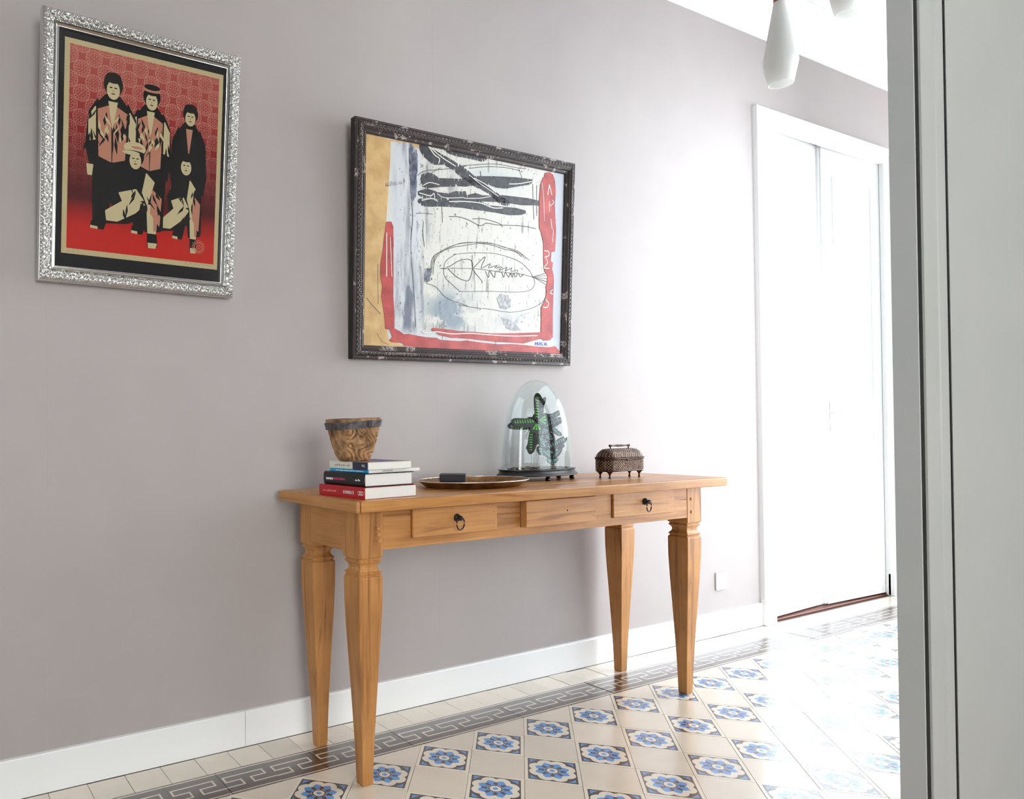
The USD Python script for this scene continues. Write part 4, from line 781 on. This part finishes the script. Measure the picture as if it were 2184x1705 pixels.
def canvas():
    nu, nv = 420, 330; u, v = np.meshgrid(np.linspace(0, 1, nu), np.linspace(0, 1, nv), indexing='ij'); z0 = np.zeros_like(u)
    nz = lambda su, sv, seed: meshkit.fbm(np.stack([u * su, v * sv, z0], -1), 4, seed)
    col = np.array(srgb(206, 203, 194)) * (0.93 + 0.09 * nz(60, 10, 1))[..., None]
    def over(c, k):
        nonlocal col
        k = np.clip(k, 0, 1)[..., None]; col = col * (1 - k) + np.array(srgb(*c)) * k
    sm = lambda x, a, b: np.clip((x - a) / (b - a), 0, 1)
    over((184, 191, 202), sm(u, 0.10, 0.13) * (1 - sm(u, 0.23, 0.28)) * (0.35 + 0.5 * nz(30, 3, 2)))
    over((138, 140, 147), sm(u, 0.12, 0.15) * (1 - sm(u, 0.27, 0.33)) * sm(nz(46, 5, 3), 0.52, 0.72) * 0.9)
    over((104, 109, 122), np.exp(-((u - 0.19) / 0.045) ** 2) * np.exp(-((v - 0.22) / 0.16) ** 2) * sm(nz(30, 6, 4), 0.30, 0.5) * 1.6)
    over((132, 144, 152), np.exp(-((u - 0.40) / 0.11) ** 2) * np.exp(-((v - 0.19) / 0.10) ** 2) * sm(nz(16, 14, 5), 0.28, 0.48) * 1.5)
    over((170, 172, 176), np.exp(-((u - 0.74) / 0.10) ** 2) * np.exp(-((v - 0.16) / 0.05) ** 2) * sm(nz(26, 20, 6), 0.38, 0.52))
    over((120, 122, 122), np.exp(-((u - 0.37) / 0.05) ** 2) * np.exp(-((v - 0.83) / 0.06) ** 2) * sm(nz(40, 12, 7), 0.45, 0.62))
    over((176, 190, 188), np.exp(-((u - 0.62) / 0.13) ** 2) * np.exp(-((v - 0.90) / 0.05) ** 2) * 0.8)
    over((178, 181, 189), sm(u, 0.925, 0.945) * 0.95)
    over((190, 196, 202), (1 - sm(v, 0.07, 0.10)) * 0.6)
    over((84, 80, 76), (sm(nz(110, 9, 8), 0.68, 0.76) * sm(u, 0.15, 0.2) * (1 - sm(u, 0.90, 0.93))) * 0.55)
    over((60, 58, 58), (nz(150, 60, 9) > 0.77) * (u > 0.15) * (u < 0.92) * 0.8)
    imp = 0.0007 * nz(70, 20, 10)
    V = np.stack([OX + u * CW, YC - imp, OZ + v * CH], -1).reshape(-1, 3)
    i, j = np.meshgrid(np.arange(nu - 1), np.arange(nv - 1), indexing='ij'); q = i * nv + j
    F = np.concatenate([np.stack([q, q + nv, q + nv + 1], -1).reshape(-1, 3), np.stack([q, q + nv + 1, q + 1], -1).reshape(-1, 3)])
    vcol('canvas', V, F, col.reshape(-1, 3), oil, pt)
oil = mat('oil', {'a': ('attribute', {'attribute': 'col'}), 'p': ('principled_bsdf', {'roughness': 0.42, 'specular_ior_level': 0.4})}, [('a.color', 'p.base_color')])
canvas()
def smooth_line(pts, n=6):
    P = np.array(pts, float)
    if len(P) < 3: return P
    Q = np.vstack([2 * P[0] - P[1], P, 2 * P[-1] - P[-2]]); out = []
    for i in range(1, len(Q) - 2):
        for t in np.linspace(0, 1, n, endpoint=False):
            a, b, c_, d = Q[i - 1], Q[i], Q[i + 1], Q[i + 2]
            out.append(0.5 * (2 * b + (c_ - a) * t + (2 * a - 5 * b + 4 * c_ - d) * t * t + (3 * b - a - 3 * c_ + d) * t ** 3))
    return np.array(out + [P[-1]])
cm_ = lambda pts: [(OX + u * CW, OZ + v * CH) for u, v in pts]
lim = sg.box(OX, OZ, OX + CW, OZ + CH)
ra = np.random.default_rng(21)
def paint(name, pts, m_, th, y, ragged=0, rag_len=0.012):
    p = sg.Polygon(cm_(pts)).buffer(0).buffer(0.003 + 0.005 * (ragged > 100)).buffer(-0.003).intersection(lim)
    q = np.array(p.exterior.coords) if p.geom_type == 'Polygon' else np.array(max(p.geoms, key=lambda g: g.area).exterior.coords)
    if ragged:        # dry-brush teeth along the edges
        cuts = []
        for _ in range(ragged):
            e = q[ra.integers(len(q) - 1)] + ra.uniform(0, 1) * 0; k = ra.integers(len(q) - 1); e = q[k] + (q[k + 1] - q[k]) * ra.uniform(); w = ra.uniform(0.0006, 0.0022); l = rag_len * ra.uniform(0.4, 1.2)
            cuts.append(sg.box(e[0] - w, e[1] - l, e[0] + w, e[1] + l))
        p = p.difference(unary_union(cuts))
    g = face_y(prism(p, th)); g.apply_translation((0, y, 0)); obj(name, g, m_, pt)
beige_p = mottled('paint_ochre', srgb(186, 150, 96), srgb(204, 170, 116), 22.0, rough=0.5)
red_p = mottled('paint_red', srgb(150, 46, 44), srgb(184, 70, 64), 20.0, rough=0.4, bump=0.3, bscale=90)
black_p = mottled('paint_black', srgb(30, 30, 34), srgb(64, 62, 66), 60.0, rough=0.4)
navy_p = mottled('paint_navy', srgb(52, 56, 72), srgb(120, 124, 140), 45.0, rough=0.45)
grey_p = mottled('paint_grey', srgb(132, 134, 138), srgb(190, 190, 190), 80.0, rough=0.5)
pale_p = plain('paint_white', srgb(206, 204, 194), 0.45); pencil_p = plain('paint_line', srgb(70, 68, 66), 0.6); blue_p = plain('paint_blue', srgb(30, 60, 150), 0.5)
for a in ART_BEIGE: paint('ochre_ground', a, beige_p, 0.0004, YC - 0.0006)
for a in ART_NAVY: paint('navy_stroke', a, navy_p, 0.0006, YC - 0.0006, 60)
for a in ART_GREYMARK: paint('grey_stroke', a, grey_p, 0.0004, YC - 0.0006, 60)
for a in ART_BLACK: paint('black_stroke', a, black_p, 0.0008, YC - 0.0006, 110, 0.008)
for a in ART_RED: paint('red_stroke', a, red_p, 0.0016, YC - 0.0006)
def strokes(name, lines, w, th, y, m_):
    for l in lines:
        q = sg.LineString([(OX + a * CW, OZ + b * CH) for a, b in smooth_line(l)]).buffer(w * ra.uniform(0.7, 1.25), cap_style=1, quad_segs=2).intersection(lim)
        if q.is_empty: continue
        g = face_y(prism(q, th)); g.apply_translation((0, y, 0)); obj(name, g, m_, pt)
strokes('drawn_line', ART_LINE, 0.00095, 0.0005, YC - 0.0007, pencil_p)
strokes('scraped_line', ART_WHITEMARK, 0.0017, 0.0012, YC - 0.0007, pale_p)
strokes('scratched_line', ART_SCRATCH, 0.0016, 0.0006, YC - 0.0020, pale_p)
g = meshkit.text_mesh('HUS. R.', 0.0120, 0.0005); g.vertices[:, 0] *= 1.15; w_ = g.vertices[:, 0].max()
g = face_y(g); g.apply_translation((OX + 0.850 * CW, YC - 0.0012, OZ + 0.044 * CH)); obj('signature', g, blue_p, pt)
# ------------------------------------------------------------------ glass dome with butterflies
GX, GY, GA, GB = 0.806, -0.166, 0.176, 0.092
gd = thing('glass_dome', 'oval glass dome on a black wooden base with bun feet', 'display dome', loc=(GX, GY, ZT))
blk = plain('ebonised_wood', srgb(24, 23, 25), 0.28)
obj('base', loft(oval_lathe([(-0.020, 0.0165), (-0.002, 0.0165), (0.0, 0.0180), (0.0, 0.0200), (-0.003, 0.0235), (-0.008, 0.0275), (-0.011, 0.0330), (-0.0105, 0.0355), (-0.008, 0.0370), (-0.008, 0.0395), (-0.010, 0.0405), (-0.020, 0.0405)], GA, GB, 96)), blk, gd, smooth=35)
for a in (0.45, PI - 0.45, PI + 0.45, -0.45, -PI / 2 - 0.15):
    obj('foot', T(lathe([(0, 0), (0.007, 0), (0.0095, 0.004), (0.0085, 0.009), (0.0055, 0.012), (0.0075, 0.0165), (0, 0.0165)], 20), (GA - 0.022) * math.cos(a), (GB - 0.022) * math.sin(a), 0.0003), blk, gd, smooth=40)
dome_glass = mat('dome_glass', {'l': ('layer_weight', {'blend': 0.5}), 'r': ('rgb_ramp', {'ramp': [(0.0, (0.02,) * 3), (0.55, (0.03,) * 3), (0.74, (0.10,) * 3), (0.86, (0.34,) * 3), (0.94, (0.7,) * 3), (1.0, (0.9,) * 3)]}), 't': ('transparent_bsdf', {'color': (0.955, 0.985, 0.98)}), 'g': ('glossy_bsdf', {'color': (1, 1, 1), 'roughness': 0.03}), 'm': ('mix_closure', {})},
    [('l.facing', 'r.fac'), ('r.color', 'm.fac'), ('t.BSDF', 'm.closure1'), ('g.BSDF', 'm.closure2')], surface='m.closure')
prof = [(0.0, 1.0), (0.10, 0.99), (0.31, 0.955), (0.45, 0.915), (0.55, 0.87), (0.64, 0.82), (0.706, 0.773), (0.77, 0.70), (0.82, 0.632), (0.87, 0.55), (0.91, 0.47), (0.945, 0.385), (0.97, 0.29), (0.988, 0.18), (0.997, 0.08)]
DH = 0.314; dr = []
for hh, k in prof:
    thd = np.linspace(0, 2 * PI, 97)[:-1]; dr.append(np.column_stack([(GA - 0.018) * k * np.cos(thd), (GB - 0.014) * k * np.sin(thd), np.full(96, 0.0412 + hh * DH)]))
dm = loft(dr, cap=True)
keep = ~np.any(np.isin(dm.faces, [len(dm.vertices) - 2]), axis=1); dm.update_faces(keep)
obj('dome', dm, dome_glass, gd, smooth=True)
di = dm.copy(); di.vertices = np.array(di.vertices) * [0.975, 0.955, 1.0] - [0, 0, 0.003]; di.invert(); obj('dome_inner_face', di, dome_glass, gd, smooth=True)
# bark and moss on the base
rb = np.random.default_rng(5); ch = []
for _ in range(70):
    r_, a_ = math.sqrt(rb.uniform(0, 0.85)), rb.uniform(0, 2 * PI); g = trimesh.creation.icosphere(1, 1.0); g.vertices *= 1 + 0.35 * (meshkit.noise(g.vertices * 1.7 + rb.uniform(0, 50), 1) - 0.5)[:, None]
    g.apply_scale((rb.uniform(0.006, 0.016), rb.uniform(0.005, 0.012), rb.uniform(0.0015, 0.0035))); g = R(g, rb.uniform(0, PI), (0, 0, 1)); ch.append(T(g, (GA - 0.034) * r_ * math.cos(a_), (GB - 0.030) * r_ * math.sin(a_), 0.0420))
obj('bark_bed', cat_(ch), mottled('bark', srgb(52, 40, 34), srgb(140, 122, 104), 60.0, rough=0.9), gd, kind='stuff')
# butterflies
wing_mat = mat('wing', {'a': ('attribute', {'attribute': 'col'}), 'p': ('principled_bsdf', {'roughness': 0.5, 'specular_ior_level': 0.5, 'sheen_weight': 0.3})}, [('a.color', 'p.base_color')])
body_mat = plain('butterfly_body', srgb(30, 24, 22), 0.7); wire_mat = plain('mounting_wire', srgb(150, 128, 92), 0.4, metal=0.8)
FWG = [(0.02, 0.09), (0.15, 0.30), (0.42, 0.62), (0.66, 0.88), (0.82, 0.97), (0.94, 0.96), (0.985, 0.84), (0.95, 0.66), (0.78, 0.36), (0.54, 0.10), (0.26, -0.04), (0.04, -0.04)]
HWG = [(0.03, 0.0), (0.25, 0.05), (0.46, 0.04), (0.58, -0.06), (0.57, -0.20), (0.48, -0.34), (0.33, -0.46), (0.18, -0.45), (0.07, -0.26)]
def wing_mesh(outline, mirror, scale, fold, dark, bright, hind=False):
    P = sg.Polygon(smooth_line(outline + outline[:1], 4)[:-1]).buffer(0); lay = [(P, dark)]; teeth = []
    if not hind:
        a, b = np.array([0.16, 0.03]), np.array([0.90, 0.76]); d = (b - a) / np.linalg.norm(b - a); nrm = np.array([-d[1], d[0]]); L_ = np.linalg.norm(b - a)
        for k in range(8):
            q = a + d * L_ * (k + 0.2) / 8; w = 0.062; l = 0.23 * (1 - 0.055 * k)
            teeth.append(sg.Polygon([q + nrm * 0.015, q + d * w + nrm * 0.015, q + d * (w * 0.62 + 0.03) + nrm * l, q + d * (w * 0.30 + 0.03) + nrm * l]))
    else:
        for k in range(4):
            a_ = -0.25 - 0.38 * k; teeth.append(sg.Polygon([(0.12, -0.06), (0.46 * math.cos(a_), 0.02 + 0.46 * math.sin(a_)), (0.46 * math.cos(a_ - 0.22), 0.02 + 0.46 * math.sin(a_ - 0.22))]))
    lay.append((unary_union(teeth).buffer(0.004).intersection(P.buffer(-0.02)), bright))
    v, f, c = flat_partition(lay); s = -1 if mirror else 1
    z = 0.06 * v[:, 0] ** 2 * (1 if not hind else 0.6)
    v3 = np.column_stack([v[:, 0] * math.cos(fold) - 0 * z, v[:, 1], v[:, 0] * math.sin(fold) + z]); v3[:, 0] *= s
    v4 = np.vstack([v3, v3 - [0, 0, 0.006]]); n = len(v3); f4 = np.vstack([f, f[:, ::-1] + n])
    if s < 0: f4 = f4[:, ::-1]
    return (v4 * scale, f4), np.vstack([c, c])
BF = [  # x, z, rotation of the head from upright (counter-clockwise), scale, y offset, fold, teeth colour, label
    (0.779, 0.992, 46, 0.092, -0.030, 0.15, (88, 190, 66), 'green-barred black butterfly in front, upper left of the dome'),
    (0.764, 0.966, 128, 0.088, -0.012, 0.20, (84, 182, 72), 'green-barred black butterfly at far left, pointing down to the left'),
    (0.812, 1.030, 2, 0.090, 0.010, 1.15, (120, 176, 190), 'topmost butterfly, wings folded upright under the crown of the dome'),
    (0.826, 1.004, -46, 0.090, 0.004, 0.85, (118, 190, 184), 'half-folded butterfly pointing up to the right'),
    (0.900, 0.985, -92, 0.070, 0.008, 0.30, (70, 180, 140), 'butterfly at the right side of the dome, touching distance from the glass'),
    (0.856, 0.972, -24, 0.080, 0.016, 0.30, (112, 150, 160), 'butterfly in the middle of the cluster, behind the others'),
    (0.862, 0.928, 158, 0.078, 0.020, 0.35, (120, 160, 164), 'butterfly hanging head down below the middle of the cluster'),
    (0.862, 0.893, -16, 0.080, -0.004, 0.20, (120, 176, 164), 'wide-spread butterfly low on the right of the cluster'),
    (0.853, 0.858, 4, 0.046, -0.024, 0.15, (110, 190, 170), 'smallest butterfly, lowest in front near the base'),
    (0.900, 0.868, -120, 0.064, -0.002, 0.25, (140, 130, 170), 'butterfly slanting down to the base at the far right')]
bx_, by_ = np.array([0.90, -0.436, 0.0]), np.array([0, 0, 1.0]); bn_ = np.cross(bx_, by_)
def dome_radius(z):
    hh = (z - ZT - 0.0412) / DH
    return float(np.interp(hh, [p[0] for p in prof] + [1.0], [p[1] for p in prof] + [0.02]))
for (x, z, ang, sc, yo, fold, tc, lab) in BF:
    sc *= 0.82; y = GY + yo; a = math.radians(ang); e1 = bx_ * math.cos(a) + by_ * math.sin(a); e2 = -bx_ * math.sin(a) + by_ * math.cos(a); M = np.stack([e1, e2, bn_])
    for _ in range(60):             # keep every wing tip clear of the glass
        V = np.concatenate([wing_mesh(o, mi, sc, fold, (0, 0, 0), (0, 0, 0), o is HWG)[0][0] for o in (FWG, HWG) for mi in (False, True)]) @ M + [x, y, z]
        r = max(math.hypot((p[0] - GX) / ((GA - 0.022) * dome_radius(p[2])), (p[1] - GY) / ((GB - 0.018) * dome_radius(p[2]))) for p in V[::3])
        if r < 0.95 and V[:, 2].min() > ZT + 0.046: break
        x += (GX - x) * 0.06; y += (GY - y) * 0.12; sc *= 0.985
        if V[:, 2].min() < ZT + 0.046: z += 0.002
    b = thing('butterfly', lab, 'butterfly', group='butterflies under the glass dome', mat=Gf.Matrix4d(*[float(q) for q in (*e1, 0, *e2, 0, *bn_, 0, x, y, z, 1)]))
    dk, br = srgb(34, 26, 26), srgb(*tc)
    for mir in (False, True):
        (g, cc) = wing_mesh(FWG, mir, sc, fold, dk, br); obj('forewing', g, wing_mat, b, col=cc)
        (g, cc) = wing_mesh(HWG, mir, sc, fold * 0.8, dk, br, True); obj('hindwing', (g[0] - [0, 0, 0.0006], g[1]), wing_mat, b, col=cc)
    obj('body', tube([(0, -0.36 * sc, 0), (0, -0.22 * sc, 0), (0, 0.0, 0.001), (0, 0.10 * sc, 0.001), (0, 0.15 * sc, 0), (0, 0.20 * sc, 0)], np.array([0.012, 0.035, 0.045, 0.05, 0.03, 0.02]) * sc, 8), body_mat, b, smooth=50)
    M = np.column_stack([e1, e2, bn_]); foot = np.array([GX + (x - GX) * 0.75 - 0.012, GY + yo * 0.8, ZT + 0.0415]); d = M.T @ (foot - [x, y, z]); o = np.array([0, 0, -0.05 * sc])
    obj('wire', tube([o, d * 0.5 + o * 0.5, d], 0.0006, 6), wire_mat, b)
    for s in (-1, 1): obj('antenna', tube([(s * 0.01 * sc, 0.19 * sc, 0), (s * 0.10 * sc, 0.36 * sc, 0.01 * sc), (s * 0.16 * sc, 0.50 * sc, 0.01 * sc)], 0.0004, 5), body_mat, b)
# ------------------------------------------------------------------ hanging lamps
opal = mat('opal_glass', {'d': ('principled_bsdf', {'base_color': (0.90, 0.895, 0.87), 'roughness': 0.35}), 't': ('translucent_bsdf', {'color': (0.9, 0.895, 0.87)}), 'm': ('mix_closure', {'fac': 0.4})}, [('d.BSDF', 'm.closure1'), ('t.BSDF', 'm.closure2')], surface='m.closure')
cap_m = plain('lamp_cap', srgb(150, 84, 54), 0.35, metal=0.2)
def lamp(label, x, y, zb):
    l = thing('pendant_lamp', label, 'lamp', loc=(x, y, zb), group='hanging lamps under the hall ceiling')
    out = [(0.0345, 0.0), (0.0485, 0.066), *[(0.0480 - 0.0315 * k / 6, 0.078 + 0.184 * k / 6) for k in range(7)]]; inn = [(0.0135, 0.262), (0.0445, 0.077), (0.0450, 0.066), (0.0315, 0.001)]
    obj('shade', lathe(out + inn + [out[0]], 40), opal, l, smooth=22)
    obj('cap', lathe([(0, 0.262), (0.0168, 0.262), (0.0172, 0.30), (0.0120, 0.325), (0.0040, 0.332), (0, 0.332)], 28), cap_m, l, smooth=30)
    obj('bulb', lathe([(0, 0.075), (0.010, 0.078), (0.0185, 0.095), (0.0205, 0.112), (0.016, 0.132), (0.0115, 0.15), (0.0115, 0.20), (0, 0.20)], 20), opal, l, smooth=50)
    zt = ZC - zb
    obj('cord', tube([(0, 0, 0.33), (0, 0, (zt + 0.33) / 2), (0, 0, zt - 0.02)], 0.0028, 8), plain('cord_%d' % used['/World/pendant_lamp'], (0.5, 0.48, 0.45), 0.6), l)
    obj('ceiling_rose', T(lathe([(0, 0), (0.045, 0), (0.048, 0.006), (0.047, 0.018), (0, 0.0195)], 28), 0, 0, zt - 0.02), white_paint, l, smooth=40)
lamp('white glass hanging lamp with a brown cap, lower of the two by the ceiling', 1.2815, -0.75, 2.050)
lamp('white glass hanging lamp of which only the mouth shows, higher of the two', 1.690, -0.75, 2.378)
